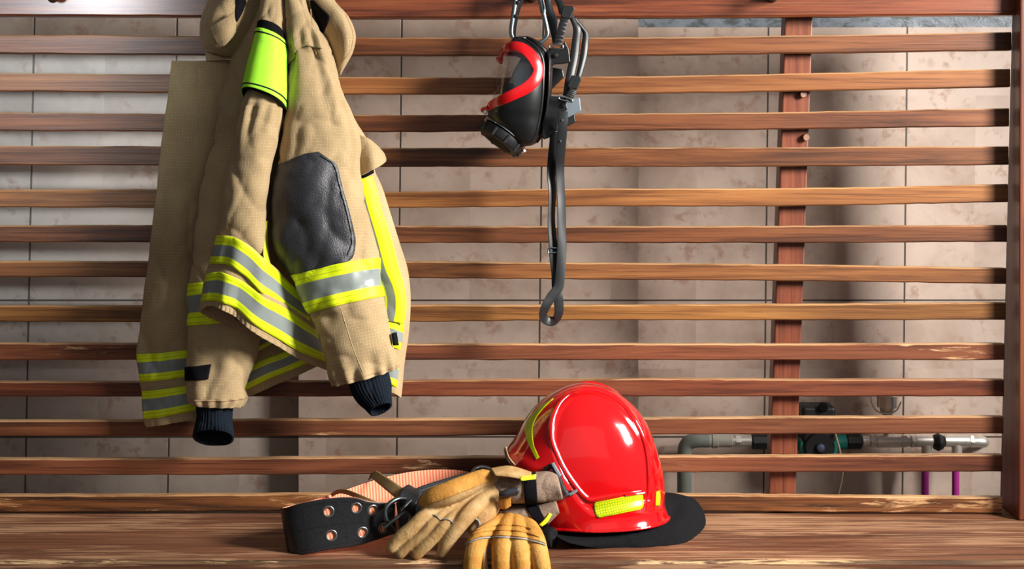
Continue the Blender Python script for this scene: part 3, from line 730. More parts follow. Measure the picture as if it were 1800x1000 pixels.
grid_obj('inner_band', abi.grid(64, 40), LINING, ab, closed=True, thick=.0015, label='black inner band')

# ------------------------------------------------------------------ breathing mask on a carabiner
def m4(x, y): return (HX-100+x*.3, y*.3)            # corner of the mask's own grid: 800,0 at 0.3
MY = -.095
gm = thing('breathing_mask', 'black rubber full-face breathing mask with red visor rim hanging from the rack', 'mask', P(925, 60, MY))
body_rows = [
 (360,215,480,235,.012),(330,235,520,262,.035),(285,290,545,318,.056),(264,345,552,372,.064),(252,400,555,425,.068),(240,460,554,480,.071),(228,520,550,535,.072),
 (214,580,544,590,.071),(198,640,536,645,.068),(190,680,527,700,.063),(215,725,518,750,.058),(275,785,505,795,.05),(340,838,482,832,.04),(372,862,455,850,.03)]
mt_ = Tube([(*m4(a, b), *m4(c, d), MY, e, 0) for a, b, c, d, e in body_rows], e=.8)
nu, nt = 120, 160
G = mt_.grid(nu, nt)
frame_curve = [(262,352),(268,318),(292,292),(330,284),(375,290),(415,312),(448,345),(472,385),(484,412),(482,445),(466,478),(440,508),(402,536),(352,560),(300,584),(250,606),(210,628),(180,652)]
def topix(p): d = p.y-CAMY; return (p.x*F/d+HX, (ZC-p.z)*F/d+HY)
poly = [(800+a*.3, b*.3) for a, b in frame_curve]+[(800+90*.3, 660*.3), (800+90*.3, 330*.3)]
def inside(p, poly):
    x, y = p; r = False; j = len(poly)-1
    for i in range(len(poly)):
        (xi, yi), (xj, yj) = poly[i], poly[j]
        if (yi > y) != (yj > y) and x < (xj-xi)*(y-yi)/(yj-yi)+xi: r = not r
        j = i
    return r
def flatpix(p):                               # side view of the mask, on its own middle plane
    d = MY-CAMY; return (p.x*F/d+HX, (ZC-p.z)*F/d+HY)
vv = []; fr = []; fv = []
W = nu+1
for r in G: vv += r
for j in range(nt):
    for i in range(nu):
        q = (j*W+i, (j+1)*W+i, (j+1)*W+i+1, j*W+i+1)
        c = sum((vv[k] for k in q), Vector())/4
        (fv if inside(flatpix(c), poly) else fr).append(q)
def sub(name, faces, m, parent, th, label=None):
    used = sorted({i for q in faces for i in q}); mp = {k: n for n, k in enumerate(used)}
    o = obj(name, [vv[k] for k in used], [[mp[i] for i in q] for q in faces], m, parent, label=label)
    bm = bmesh.new(); bm.from_mesh(o.data); bmesh.ops.remove_doubles(bm, verts=bm.verts, dist=1e-6); bm.to_mesh(o.data); bm.free()
    return solid(o, th, -1)
o_fp = sub('face_piece', fr, RUBBER, gm, .003)
o_vis = sub('visor', fv, GLASS, gm, .0018, 'clear curved visor')
hm = Hits([o_fp, o_vis])
# red rim, on the near side and on the far side
def rim_pts(side):
    out = []
    for k in range((len(frame_curve)-1)*6+1):
        x, y = cr(frame_curve, k/6); px, py = m4(x, y)
        tx, ty = px, py
        best = None
        for step in range(60):
            o0 = Vector((0, 0, 0)); a = P(tx, ty, MY)
            h = hm.t.ray_cast(a+Vector((0, -.3*side, 0)), Vector((0, side, 0)))
            if h[0] is not None: best = h[0]; break
            tx += (928-tx)*.03; ty += (130-ty)*.03
        out.append(best if best is not None else P(px, py, MY))
    return out
near = rim_pts(1); far = rim_pts(-1)
def ribbon(pts, nrm_fn, width, th, name, m, parent, label=None):
    v = []; f = []; N = len(pts)
    for i, p in enumerate(pts):
        t = (pts[min(i+1, N-1)]-pts[max(i-1, 0)]).normalized(); n = nrm_fn(p, i); n = (n-t*n.dot(t)).normalized(); s_ = t.cross(n).normalized()
        wd = width(i/(N-1)) if callable(width) else width
        prof = [(-1,-.3),(-1,.6),(-.8,1),(.8,1),(1,.6),(1,-.3)]
        for a, b in prof: v.append(p+s_*a*wd/2+n*b*th)
    K = 6
    for i in range(N-1):
        for k in range(K): f.append((i*K+k, (i+1)*K+k, (i+1)*K+(k+1) % K, i*K+(k+1) % K))
    f.append(tuple(range(K))); f.append(tuple((N-1)*K+k for k in range(K))[::-1])
    o = obj(name, v, f, m, parent, label=label); sharp(o, 50)
    bm = bmesh.new(); bm.from_mesh(o.data); bmesh.ops.recalc_face_normals(bm, faces=bm.faces); bm.to_mesh(o.data); bm.free(); return o
mc = P(800+.3*400, .3*470, MY)
def mn(p, i): v = p-mc; v.z *= .3; return v.normalized()
wf = lambda t: .0170+.0060*math.sin(pi*t)
ribbon([p for p in near], mn, wf, .003, 'visor_rim', REDF, gm, 'glossy red visor rim')
ribbon([p for p in far], mn, wf, .003, 'visor_rim', REDF, gm, 'glossy red visor rim')
q0, q1 = near[-1], far[-1]
MB().add(*g_path([q0, (q0+q1)/2+Vector((-.012, 0, -.004)), q1], .006, 8)).build('rim_joint', REDF, gm)
q0, q1 = near[0], far[0]
MB().add(*g_path(curve3([q0, (q0+q1)/2+Vector((-.004, 0, .002)), q1], 5), .006, 8)).build('rim_joint', REDF, gm)
p = P(*m4(176, 656), MY-.05); MB().add(*g_lathe(p+Vector((0, .006, 0)), p+Vector((0, -.006, 0)), [(0,.004),(.6,.0045),(1,.003)], 16)).build('screw', STEEL, gm)
# inner nose cup seen through the visor
GCUP = plain('pale_grey_rubber', srgb(132, 146, 156), .5)
nc = Tube([(*m4(395,330), *m4(440,340), MY, .012),(*m4(350,400), *m4(450,410), MY, .03),(*m4(318,480), *m4(450,480), MY, .04),(*m4(290,550), *m4(440,560), MY, .042),(*m4(300,610), *m4(430,620), MY, .03)])
grid_obj('nose_cup', nc.grid(40, 30), GCUP, gm, closed=True, cap=(True, True))
p = P(*m4(322, 525), MY-.038); MB().add(*g_lathe(p, p+Vector((-.006, -.010, 0)), [(0,.013),(.8,.013),(1,.010)], 20)).build('valve', RUBBERD, gm)
# face-seal edge running round the back, raised fold beside it
seal = [(372,222),(430,226),(490,262),(535,315),(552,380),(550,470),(546,560),(538,640),(524,720),(505,790),(478,832)]
for nm, dx, r in (('seal_edge', 0, .0075), ('seal_fold', -34, .0045)):
    pn = []
    for k in range((len(seal)-1)*6+1):
        x, y = cr(seal, k/6); px, py = m4(x+dx, y)
        h = hm(px, py, -.001, (915, 150)); pn.append(h)
    MB().add(*g_path(pn, [r*(.55+.45*math.sin(pi*i/(len(pn)-1))) for i in range(len(pn))], 10)).build(nm, RUBBER, gm)
sf = Tube([(*m4(500,262), *m4(548,300), MY+.01, .03),(*m4(525,330), *m4(566,350), MY+.01, .06),(*m4(530,450), *m4(562,450), MY+.01, .07),(*m4(525,560), *m4(556,560), MY+.01, .07),(*m4(510,680), *m4(540,680), MY+.01, .06),(*m4(480,800), *m4(508,800), MY+.01, .04)], e=.8)
grid_obj('face_seal', sf.grid(40, 50), RUBBER, gm, closed=True, cap=(True, True))
# tabs that carry the straps
def slab(name, pts, Y, th, m, parent, label=None):          # flat outline of real thickness
    n = len(pts); a = [P(*m4(x, y), Y) for x, y in pts]; b = [q+Vector((0, th, 0)) for q in a]
    f = [tuple(range(n))[::-1], tuple(range(n, 2*n))]+[(i, (i+1) % n, n+(i+1) % n, n+i) for i in range(n)]
    o = obj(name, a+b, f, m, parent, smooth=False, label=label)
    bm = bmesh.new(); bm.from_mesh(o.data); bmesh.ops.recalc_face_normals(bm, faces=bm.faces); bm.to_mesh(o.data); bm.free()
    return bevel(o, min(.0018, th*.4))
slab('strap_lug', [(540,300),(560,270),(610,285),(645,240),(668,290),(676,365),(640,372),(585,375),(560,392)], MY-.035, .012, RUBBER, gm)
slab('strap_lug', [(530,560),(600,565),(650,575),(660,640),(620,665),(600,760),(555,805),(520,818),(505,790),(525,680)], MY-.04, .012, RUBBER, gm)
slab('strap_lug', [(556,392),(630,405),(640,450),(600,490),(570,520),(556,555)], MY+.01, .02, RUBBER, gm)
slab('strap_lug', [(650,690),(700,670),(708,715),(660,740)], MY+.015, .012, RUBBERD, gm)
slab('buckle_plate', [(655,580),(730,570),(740,650),(660,690),(640,640)], MY-.02, .006, GPL, gm, 'grey plastic buckle plate')
for (x, y) in ((588,325),(634,618),(566,750)):
    p = P(*m4(x, y), MY-.036); MB().add(*g_lathe(p, p+Vector((0, -.009, 0)), [(0,.0045),(.5,.0045),(.75,.0052),(.95,.004),(1,.002)], 16)).build('stud', RUBBERD, gm)
# webbing straps
def strap(name, pts, width, m, parent, th=.0022, per=8, twist=None, label=None):    # pts: (x4,y4,Y)
    c3 = curve3([P(*m4(x, y), Y+.03) for x, y, Y in pts], per); N = len(c3)
    def nf(p, i):
        a = (twist(i/(N-1)) if twist else 0.0); return Vector((math.sin(a), -math.cos(a), 0))
    return ribbon(c3, nf, width, th, name, m, parent, label)
def bandstrap(L_, R_, Y_, m=STRAP, th=.0026):
    n = Net([[(*m4(*p), y), (*m4((p[0]+q[0])/2, (p[1]+q[1])/2), y-.0015), (*m4(*q), y+.002)] for p, q, y in zip(L_, R_, Y_)])
    return grid_obj('head_strap', n.grid(8, 48), m, gm, thick=th)
bandstrap([(522,-60),(525,0),(531,60),(545,130),(562,200),(574,262)], [(560,-60),(562,0),(575,60),(598,115),(598,180),(604,262)], [-.08,-.085,-.095,-.108,-.122,-.136])
bandstrap([(556,-10),(585,6),(600,40),(612,85)], [(590,-25),(618,-6),(636,24),(644,70)], [-.075,-.08,-.088,-.10])
bandstrap([(664,92),(680,130),(692,175),(684,250),(672,340),(650,440),(632,560)], [(688,80),(712,128),(737,172),(730,255),(720,345),(700,440),(672,560)], [-.10,-.104,-.106,-.106,-.108,-.115,-.132])
bandstrap([(690,112),(733,166),(748,196),(742,262),(731,340),(708,450),(690,520)], [(706,100),(756,160),(782,206),(780,262),(770,335),(738,455),(712,520)], [-.095,-.085,-.08,-.08,-.085,-.098,-.115])
def ribbed(pts, width, name, nrib):
    o = strap(name, pts, width, RUBBERD, gm, .003)
    c3 = curve3([P(*m4(x, y), Y+.027) for x, y, Y in pts], 10)
    b = MB()
    for k in range(nrib):
        i = k*(len(c3)-1)/(nrib-1); a = c3[int(i)]; t = (c3[min(int(i)+1, len(c3)-1)]-c3[max(int(i)-1, 0)]).normalized(); s_ = t.cross(Vector((0, -1, 0)))
        b.add(*g_path([a-s_*width*.48, a+s_*width*.48], .0011, 6))
    b.build(name+'_ribs', RUBBERD, o)
ribbed([(642,110,-.16),(620,185,-.168),(600,258,-.172)], .0165, 'ribbed_strap_end', 15)
slab('strap_slide', [(632,30),(695,36),(702,50),(676,110),(625,104),(618,88)], MY-.04, .005, RUBBERD, gm)
ribbed([(694,520,-.165),(680,550,-.17),(662,585,-.172)], .0155, 'ribbed_strap_end', 8)
slab('strap_slide', [(684,440),(735,448),(742,464),(716,525),(664,515),(658,500)], MY-.045, .005, RUBBERD, gm)
def rect_ring(name, x0, y0, x1, y1, skew, Y, r, m, parent):
    pts = [P(*m4(x0, y0), Y), P(*m4(x1, y0+skew), Y), P(*m4(x1-4, y1+skew), Y), P(*m4(x0-4, y1), Y)]
    pp = []
    for i in range(4):
        a, b = pts[i], pts[(i+1) % 4]; pp += [a.lerp(b, .12), a.lerp(b, .5), a.lerp(b, .88)]
    return MB().add(*g_path(pp, r, 8, closed=True)).build(name, m, parent)
rect_ring('strap_buckle', 556, 258, 634, 280, 6, -.148, .0013, STEEL, gm)
rect_ring('strap_buckle', 612, 562, 690, 580, 22, -.148, .0013, STEEL, gm)
# long neck strap, twisted as it hangs
def ns(x, y): return (900+x*.4, 200+y*.4)
def neck(pts, w_, tw, name='neck_strap'):
    c3 = curve3([P(*ns(x, y), Y+.03) for x, y, Y in pts], 10); N = len(c3)
    def nf(p, i): a = tw(i/(N-1)); return Vector((math.sin(a), -math.cos(a), 0))
    return ribbon(c3, nf, w_, .0018, name, STRAP, gm)
neck([(225,-10,-.185),(222,60,-.18),(214,160,-.165),(210,240,-.15),(213,330,-.145),(217,420,-.145),(218,500,-.145),(219,570,-.145),(216,640,-.145),(212,700,-.145),(204,760,-.145),(172,805,-.148),(146,850,-.15),(136,888,-.145),(150,905,-.135),(172,912,-.13),(194,900,-.13),(206,868,-.135),(203,810,-.14),(196,760,-.14),(194,700,-.14),(186,640,-.14),(179,560,-.14),(173,480,-.14),(174,420,-.14),(177,340,-.14),(172,270,-.14),(177,200,-.145),(186,120,-.155),(190,80,-.16)],
     .0195, lambda t: .15+.8*math.sin(t*9.5)**2*(.6 if t < .3 else .8))
c3 = [P(*ns(160, 588), -.116), P(*ns(202, 590), -.116), P(*ns(202, 608), -.116), P(*ns(158, 612), -.116)]
pp = []
for i in range(4):
    a, b = c3[i], c3[(i+1) % 4]; pp += [a.lerp(b, .1), a.lerp(b, .5), a.lerp(b, .9)]
MB().add(*g_path(pp, .0015, 8, closed=True)).build('strap_adjuster', ZINC, gm)
for (x, y) in ((222,28),(214,120)):
    h = P(*ns(x, y), -.156 if y < 60 else -.146); MB().add(*g_lathe(h, h+Vector((0, -.0015, 0)), [(0,.0022),(1,.0018)], 12)).build('rivet', STEEL, gm)
# chin outlet with its clamp ring
A = P(*m4(296, 775), MY); ax = Vector((-.58, -.16, -.80)).normalized()
MB().add(*g_lathe(A-ax*.036, A+ax*.002, [(0,.030),(.5,.036),(.9,.042),(1,.042)], 48)).build('outlet_neck', RUBBER, gm)
MB().add(*g_lathe(A-ax*.004, A+ax*.005, [(0,.043),(.1,.0492),(.9,.0492),(1,.043)], 48)).build('clamp_ring', STEEL, gm)
MB().add(*g_lathe(A+ax*.006, A+ax*.030, [(0,.041),(.05,.047),(.7,.0475),(.85,.045),(.88,.032),(.6,.024),(.45,.012),(.45,.001)], 48)).build('outlet_cap', RUBBERD, gm)
u, w_ = frame(ax)
b = MB()
for k in range(10):
    th = 2*pi*k/10; c = A+ax*.018+(u*math.cos(th)+w_*math.sin(th))*.0475
    b.add(*g_cyl(c-ax*.009, c+ax*.009, .0035, n=8))
b.build('cap_grip', RUBBERD, gm)
p = P(*m4(396, 892), MY-.02); MB().add(*g_cyl(p, p+Vector((.004, -.006, .003)), .0035, n=12)).build('screw', STEEL, gm)

cb = thing('carabiner', 'long steel carabiner hooked on the peg, holding the black breathing mask', 'carabiner', P(940, -10, -.075))
cp = [(372,-90),(352,20),(340,100),(330,170),(334,210),(356,232),(420,246),(490,250),(520,236),(540,205),(538,170),(525,110),(508,40),(500,-30),(470,-90),(420,-112)]
MB().add(*g_path(curve3([P(*m4(x, y), -.075) for x, y in cp], 6, True), .0048, 12, closed=True)).build('ring', ZINC, cb)
MB().add(*g_cyl(P(*m4(498,-12), -.075), P(*m4(518,75), -.075), .0062, n=16)).build('lock_sleeve', ZINC, cb)
strap('tether', [(405,-60,-.10),(392,0,-.102),(372,60,-.104),(356,130,-.104),(348,190,-.106),(352,238,-.108)], .006, RUBBERD, cb, label='thin black cord on the carabiner')
for (x, y) in ((368,15),(356,95)):
    p = P(*m4(x, y), -.078); MB().add(*g_lathe(p, p+Vector((0,-.005,0)), [(0,.004),(.6,.004),(1,.002)], 12)).build('cord_stud', RUBBERD, cb)

# ------------------------------------------------------------------ red helmet
HYM = -.14
hel = thing('fire_helmet', 'glossy red firefighter helmet with raised ribs and yellow reflectors resting on the seat', 'helmet', P(1060, 930, HYM))
hc0 = (1038, 838)
outl = [(1168,870),(1161,812),(1148,770),(1126,727),(1096,698),(1062,680),(1030,674),(1000,679),(966,695),(938,720),(916,752),(902,775),(889,792),(886,830),(898,880),(925,930),(970,965),(1035,985),(1110,975),(1155,930)]
def polar(a):
    pts = []
    for (x, y) in outl:
        pts.append((math.atan2(-(y-hc0[1]), x-hc0[0]) % (2*pi), math.hypot(x-hc0[0], y-hc0[1])))
    pts.sort(); n = len(pts); a %= 2*pi
    ext = [(pts[-2][0]-2*pi, pts[-2][1]), (pts[-1][0]-2*pi, pts[-1][1])]+pts+[(pts[0][0]+2*pi, pts[0][1]), (pts[1][0]+2*pi, pts[1][1])]
    for i in range(1, len(ext)-2):
        if ext[i][0] <= a <= ext[i+1][0]:
            t = (a-ext[i][0])/(ext[i+1][0]-ext[i][0]); return cr([ext[i-1], ext[i], ext[i+1], ext[i+2]], 1+t)[1]
    return pts[0][1]
rib_front = [(1003,690),(984,708),(971,736),(969,765),(977,792),(992,825),(1012,855),(1028,873),(1041,878),(1071,872),(1127,863)]
crest = [(1003,690),(1022,688),(1045,690),(1066,697),(1084,709),(1102,727),(1117,749),(1128,770),(1134,792),(1137,825),(1137,863)]
side_poly = []
for c_ in (rib_front, crest[::-1]):
    for k in range((len(c_)-1)*4): side_poly.append(cr(c_, k/4))
def pdist(p, poly):
    best = 1e9; n = len(poly)
    for i in range(n):
        (x0, y0), (x1, y1) = poly[i], poly[(i+1) % n]; dx, dy = x1-x0, y1-y0
        t = max(0, min(1, ((p[0]-x0)*dx+(p[1]-y0)*dy)/(dx*dx+dy*dy+1e-9))); best = min(best, math.hypot(p[0]-x0-dx*t, p[1]-y0-dy*t))
    return best
def brim_y(x): return 903+(1172-x)*(909-903)/(1172-970.)
WH = .118
def helmet_shell(scale, na=280, nw=130, detail=True):
    v = []; f = []; k0 = (HYM-CAMY)/F
    for i in range(na):
        a = 2*pi*i/na; R = polar(a)
        for j in range(1, nw):
            b = -pi/2+pi*j/nw; sw = math.sin(b)
            s_ = (1-abs(sw)**2.35)**(1/2.35)
            x = math.cos(a)*R*s_*scale; y = -math.sin(a)*R*s_*scale
            lat = sw*WH*scale
            px, py = hc0[0]+x, hc0[1]+y
            if detail:
                dd = pdist((px, py), side_poly); ins = inside((px, py), side_poly)
                sd = dd if ins else -dd
                e = 1-.055*max(0, min(1, (sd+2)/6.5))*(1 if ins or dd < 2 else 0)
                lat *= e if abs(sw) > .12 else 1
                db = (brim_y(px)-py)/26.0                # flare of the brim
                if db < 1 and px > 985:
                    q = (1-max(0, db))**2*min(1, (px-985)/50.0); lat *= 1+.10*q; px += 13*q*max(0, math.cos(a))*s_**.3
            v.append(Vector(((px-HX)*k0, HYM+lat, ZC-(py-HY)*k0)))
    m_ = nw-1
    for i in range(na):
        for j in range(m_-1): f.append((i*m_+j, ((i+1) % na)*m_+j, ((i+1) % na)*m_+j+1, i*m_+j+1))
    f.append(tuple(i*m_ for i in range(na))[::-1]); f.append(tuple(i*m_+m_-1 for i in range(na)))
    bm = bmesh.new(); vs = [bm.verts.new(x) for x in v]
    for q in f: bm.faces.new([vs[i] for i in q])
    bmesh.ops.recalc_face_normals(bm, faces=bm.faces)
    def cut(p0, p1):                                     # drop everything on the lower/left side of a line in the side view
        A_, B_ = P(*p0, HYM), P(*p1, HYM); t = (B_-A_); n = Vector((-t.z, 0, t.x)).normalized()
        bmesh.ops.bisect_plane(bm, geom=bm.verts[:]+bm.edges[:]+bm.faces[:], plane_co=A_, plane_no=n, clear_outer=True)
    cut((1172, 903), (970, 909)); cut((966, 913), (889, 793))
    bm.verts.ensure_lookup_table(); idx = {x: i for i, x in enumerate(bm.verts)}
    V_ = [x.co.copy() for x in bm.verts]; F_ = [[idx[x] for x in q.verts] for q in bm.faces]; bm.free()
    return V_, F_
V_, F_ = helmet_shell(1.0)
o_sh = obj('shell', V_, F_, RED, hel)
hs = Hits([o_sh]); solid(o_sh, .004, -1)
V_, F_ = helmet_shell(.93, 90, 44, False)
o_li = solid(obj('liner', V_, F_, LINING, hel, label='black inner liner'), .003, -1)
def mirror(o, name):
    l = root_loc(o.parent); c = o.copy(); c.data = o.data.copy(); C.objects.link(c); c.parent = o.parent; c.name = name
    for x in c.data.vertices: x.co.y = 2*(HYM-l.y)-x.co.y
    c.data.flip_normals(); return c
def rib(pts, r):
    q = [hs(a, b_, -.0015) for a, b_ in [cr(pts, i/8) for i in range((len(pts)-1)*8+1)]]
    n = len(q); o = MB().add(*g_path(q, [r*min(1, .35+4*min(i, n-1-i)/n) for i in range(n)], 12)).build('rib', RED, hel); mirror(o, 'rib')
rib(rib_front, .0062)
rib([(1006,690),(1028,684),(1052,686),(1076,696),(1098,714),(1114,736),(1128,762),(1137,790),(1141,825),(1140,860),(1136,900)], .0068)
cres = decal('reflector', [(972,701),(949,716),(929,736),(923,752),(926,772),(934,790),(943,808)], [(973,701),(957,716),(944,733),(937,752),(938,779),(943,793),(948,804)], hs, HONEY, hel, off=.0009, nu=8, nt=40, thick=.0008, label='yellow-green crescent reflector')
mirror(cres, 'reflector')
rq = decal('reflector', [(1047,883),(1044,886),(1044,895),(1047,905),(1052,910),(1056,909)], [(1122,867),(1129,869),(1130,876),(1131,886),(1129,892),(1125,895)], hs, HONEY, hel, off=.0009, nu=24, nt=12, thick=.0008, label='yellow honeycomb reflector on the side')
mirror(rq, 'reflector')
decal('reflector', [(1153,864),(1152,872),(1151,889)], [(1159,862),(1160,872),(1159,889)], hs, HONEY, hel, off=.0012, nu=6, nt=8, thick=.0008, label='yellow reflector at the back')
A_, B_ = P(1172, 903, HYM), P(970, 909, HYM); nb = Vector((-(B_-A_).z, 0, (B_-A_).x)).normalized(); l = root_loc(hel)
be = [x.co+l for x in o_sh.data.vertices if abs((x.co+l-A_).dot(nb)) < 2e-4]
bc = P(1050, 905, HYM); be.sort(key=lambda p: (math.atan2(p.y-bc.y, p.x-bc.x)))
kk = max(range(len(be)), key=lambda i: (be[i]-be[i-1]).length); be = be[kk:]+be[:kk]
be = [p for i, p in enumerate(be) if i == 0 or (p-be[i-1]).length > .0015]
MB().add(*g_path(be, .0032, 8)).build('brim_edge', RED, hel)
lip = MB().add(*g_path(curve3([hs(1132,866,.001), hs(1118,868,.001), hs(1098,871,.001)], 6), .0022, 8)).build('lip', RED, hel)
bar = curve3([hs(958,826,.004), hs(972,818,.006), hs(981,832,.007), hs(990,855,.008), hs(998,866,.007), hs(1004,866,.005)], 6)
MB().add(*g_path(bar, .007, 8, flat=.6)).build('visor_clip', RUBBERD, hel)
for a_, b_ in (((974,814),(986,836)), ((996,868),(1009,864))):
    MB().add(*g_path([hs(*a_, .010), hs((a_[0]+b_[0])/2, (a_[1]+b_[1])/2, .012), hs(*b_, .010)], .0042, 6, flat=.7)).build('clip_end', GPL, hel, label='grey end of the visor clip')
vis = Net([[(889,785,-.11),(886,790,-.165),(889,785,-.22)],[(894,803,-.115),(892,808,-.165),(894,803,-.215)],[(906,818,-.12),(904,821,-.165),(906,818,-.21)]])
grid_obj('face_shield', vis.grid(16, 8), plain('amber_shield', srgb(150,126,92), .3), hel, thick=.003, label='tan edge of the raised face shield')
nk_rows = [
 [(975,934,-.20),(1005,932,-.20),(1050,927,-.20),(1100,918,-.19),(1140,908,-.17),(1160,890,-.165),(1150,872,-.10),(1110,862,-.06)],
 [(978,944,-.258),(1006,947,-.258),(1052,945,-.252),(1104,938,-.24),(1160,921,-.20),(1186,895,-.14),(1180,872,-.085),(1130,866,-.05)],
 [(981,946,-.274),(1006,952,-.276),(1056,956,-.266),(1116,950,-.252),(1180,932,-.21),(1214,902,-.135),(1198,872,-.07),(1150,866,-.045)],
 [(984,946,-.280),(1008,955,-.281),(1058,964,-.2665),(1142,961,-.254),(1208,951,-.214),(1240,922,-.095),(1220,878,-.055),(1165,868,-.042)]]
nk = Net(nk_rows, amp=.004, seed=3.0, dY=lambda u, t: .004*math.sin(u*16)*t/3)
grid_obj('neck_cloth', nk.grid(80, 30), plain('black_cloth', srgb(20,20,22), .95, spec=.1, nscale=300, var=.3, bump=.5), hel, thick=.003, label='black cloth neck curtain')
base = Tube([(985,905,1150,890,HYM,.085),(985,925,1155,905,HYM,.09),(985,936,1155,925,HYM,.085),(995,941,1140,941,HYM,.075)])
grid_obj('inner_padding', base.grid(40, 10), LINING, hel, closed=True, cap=(True, True), label='black padding under the shell')

# ------------------------------------------------------------------ rescue belt
belt = thing('rescue_belt', 'wide black leather belt with metal eyelets and orange webbing lining curled on the seat', 'belt', P(600, 955, -.24))
bt = [(694,885,-.255),(650,881,-.283),(620,874,-.292),(575,876,-.300),(530,884,-.302),(503,892,-.292),(495,893,-.264),(508,889,-.235),(550,879,-.20),(600,863,-.17),(650,846,-.14),(700,833,-.12),(750,826,-.105),(800,826,-.095),(842,833,-.09)]
bb = [(696,936,-.245),(655,950,-.275),(628,958,-.288),(582,965,-.302),(545,972,-.308),(518,976,-.300),(508,974,-.275),(518,963,-.25),(560,946,-.215),(605,930,-.17),(655,920,-.14),(700,915,-.12),(755,905,-.105),(805,895,-.095),(845,895,-.09)]
bm_ = [((a[0]+b_[0])/2-(2 if i < 6 else 0), (a[1]+b_[1])/2, (a[2]+b_[2])/2) for i, (a, b_) in enumerate(zip(bt, bb))]
bn = Net([bt, bm_, bb])
GB = bn.grid(420, 44)
def offset_grid(G, k):
    out = []
    for j in range(len(G)):
        row = []
        for i in range(len(G[0])):
            a = G[j][min(i+1, len(G[0])-1)]-G[j][max(i-1, 0)]; b_ = G[min(j+1, len(G)-1)][i]-G[max(j-1, 0)][i]
            row.append(G[j][i]+a.cross(b_).normalized()*k)
        out.append(row)
    return out
GL = offset_grid(GB, -.0012); GO = offset_grid(GB, .0014)
if (GO[20][60].y < GL[20][60].y): GL, GO = GO, GL          # leather is the outer side of the curl
tmp = grid_obj('leather', GL, LEATH, belt)
hb = Hits([tmp])
eyes = [(577,899),(626,893),(655,897),(582,941),(637,936),(673,929)]
ec = [hb(*e) for e in eyes]
bm = bmesh.new(); bm.from_mesh(tmp.data); l = root_loc(belt)
kill = [q for q in bm.faces if min((q.calc_center_median()+l-c).length for c in ec) < .0078]
bmesh.ops.delete(bm, geom=kill, context='FACES'); bm.to_mesh(tmp.data); bm.free()
solid(tmp, .0024, 0)
for c, e in zip(ec, eyes):
    h0 = hb(e[0]-6, e[1]); h1 = hb(e[0]+6, e[1]); h2 = hb(e[0], e[1]+6); n = (h1-h0).cross(h2-c).normalized()
    if n.y > 0: n = -n
    MB().add(*g_lathe(c-n*.002, c+n*.002, [(0,.0072),(0,.0118),(.5,.0122),(.9,.0108),(1,.009),(.8,.0074),(0,.0072)], 32)).build('eyelet', EYE, belt)
grid_obj('webbing', GO, WEB, belt, thick=.0018, label='ribbed orange webbing lining')
THR = plain('dark_thread', srgb(10, 10, 11), .8)
for pts in ([(512,896),(540,889),(575,882),(618,881),(655,887)], [(512,934),(545,928),(585,922),(628,917),(665,917)], [(516,968),(550,964),(586,957),(630,949),(662,941)]):
    for k in range(46):
        a = cr(pts, (len(pts)-1)*k/46); b_ = cr(pts, (len(pts)-1)*(k+.62)/46)
        if k == 0: mb = MB()
        mb.add(*g_path([hb(*a, .0016), hb(*b_, .0016)], .0007, 5))
    mb.build('stitching', THR, belt)
e2 = Net([[(696,884,-.232),(730,859,-.222),(780,842,-.205),(834,828,-.19),(880,822,-.18)],[(700,910,-.236),(733,890,-.226),(784,874,-.21),(838,860,-.195),(882,852,-.185)],[(704,938,-.24),(736,922,-.23),(788,906,-.215),(842,892,-.2),(884,882,-.19)]])
o_e2 = grid_obj('leather_end', e2.grid(60, 20), LEATH, belt, thick=.004)
h2_ = Hits([o_e2])
mb = MB()
for k in range(34):
    pts = [(735,864),(780,848),(836,833)]; a = cr(pts, 2*k/34); b_ = cr(pts, 2*(k+.6)/34)
    mb.add(*g_path([h2_(*a, .0026), h2_(*b_, .0026)], .0008, 5))
mb.build('stitching', plain('grey_thread', srgb(120,118,114), .8), belt)
kp = Net([[(717,853,-.215),(742,867,-.215)],[(709,858,-.245),(738,873,-.25)],[(702,868,-.262),(733,885,-.268)],[(703,878,-.266),(730,896,-.27)],[(706,890,-.262),(731,908,-.266)]])
grid_obj('keeper', kp.grid(10, 24), LEATH, belt, thick=.005)
fr_ = pix([(704,876,-.275),(692,880,-.285),(681,889,-.292),(677,900,-.295),(679,913,-.295),(687,925,-.29),(697,938,-.28),(712,934,-.262),(722,915,-.25),(722,893,-.25),(716,879,-.262)])
MB().add(*g_path(curve3(fr_, 5, True), .0046, 12, closed=True)).build('buckle_frame', GUN, belt)
MB().add(*g_path(curve3(pix([(722,880,-.27),(712,890,-.283),(705,899,-.288)]), 4), .0036, 10)).build('buckle_prong', GUN, belt)
MB().add(*g_path(curve3(pix([(710,902,-.292),(694,913,-.302),(676,928,-.306)]), 4), .0034, 10)).build('buckle_prong', GUN, belt)
k1 = Net([[(581,868,-.19),(592,861,-.205),(606,860,-.22),(628,867,-.245),(668,884,-.27)],[(585,873,-.19),(594,868,-.205),(606,868,-.22),(625,875,-.245),(660,889,-.27)]])
grid_obj('elastic_loop', k1.grid(30, 6), KHAKI, belt, thick=.0025, label='khaki elastic loop')
k2 = Net([[(652,834,-.132),(661,828,-.142),(669,831,-.155),(690,845,-.19),(716,863,-.225)],[(648,844,-.135),(652,840,-.145),(660,846,-.16),(678,861,-.195),(697,877,-.23)]])
grid_obj('elastic_loop', k2.grid(30, 6), KHAKI, belt, thick=.0025, label='khaki elastic loop')
ring = thing('metal_ring', 'grey steel ring lying behind the gloves above the orange webbing', 'ring', P(848, 830, -.15))
rg = [P(848+17*math.cos(a), 832+11*math.sin(a), -.155-.02*math.sin(a)) for a in [2*pi*k/28 for k in range(28)]]
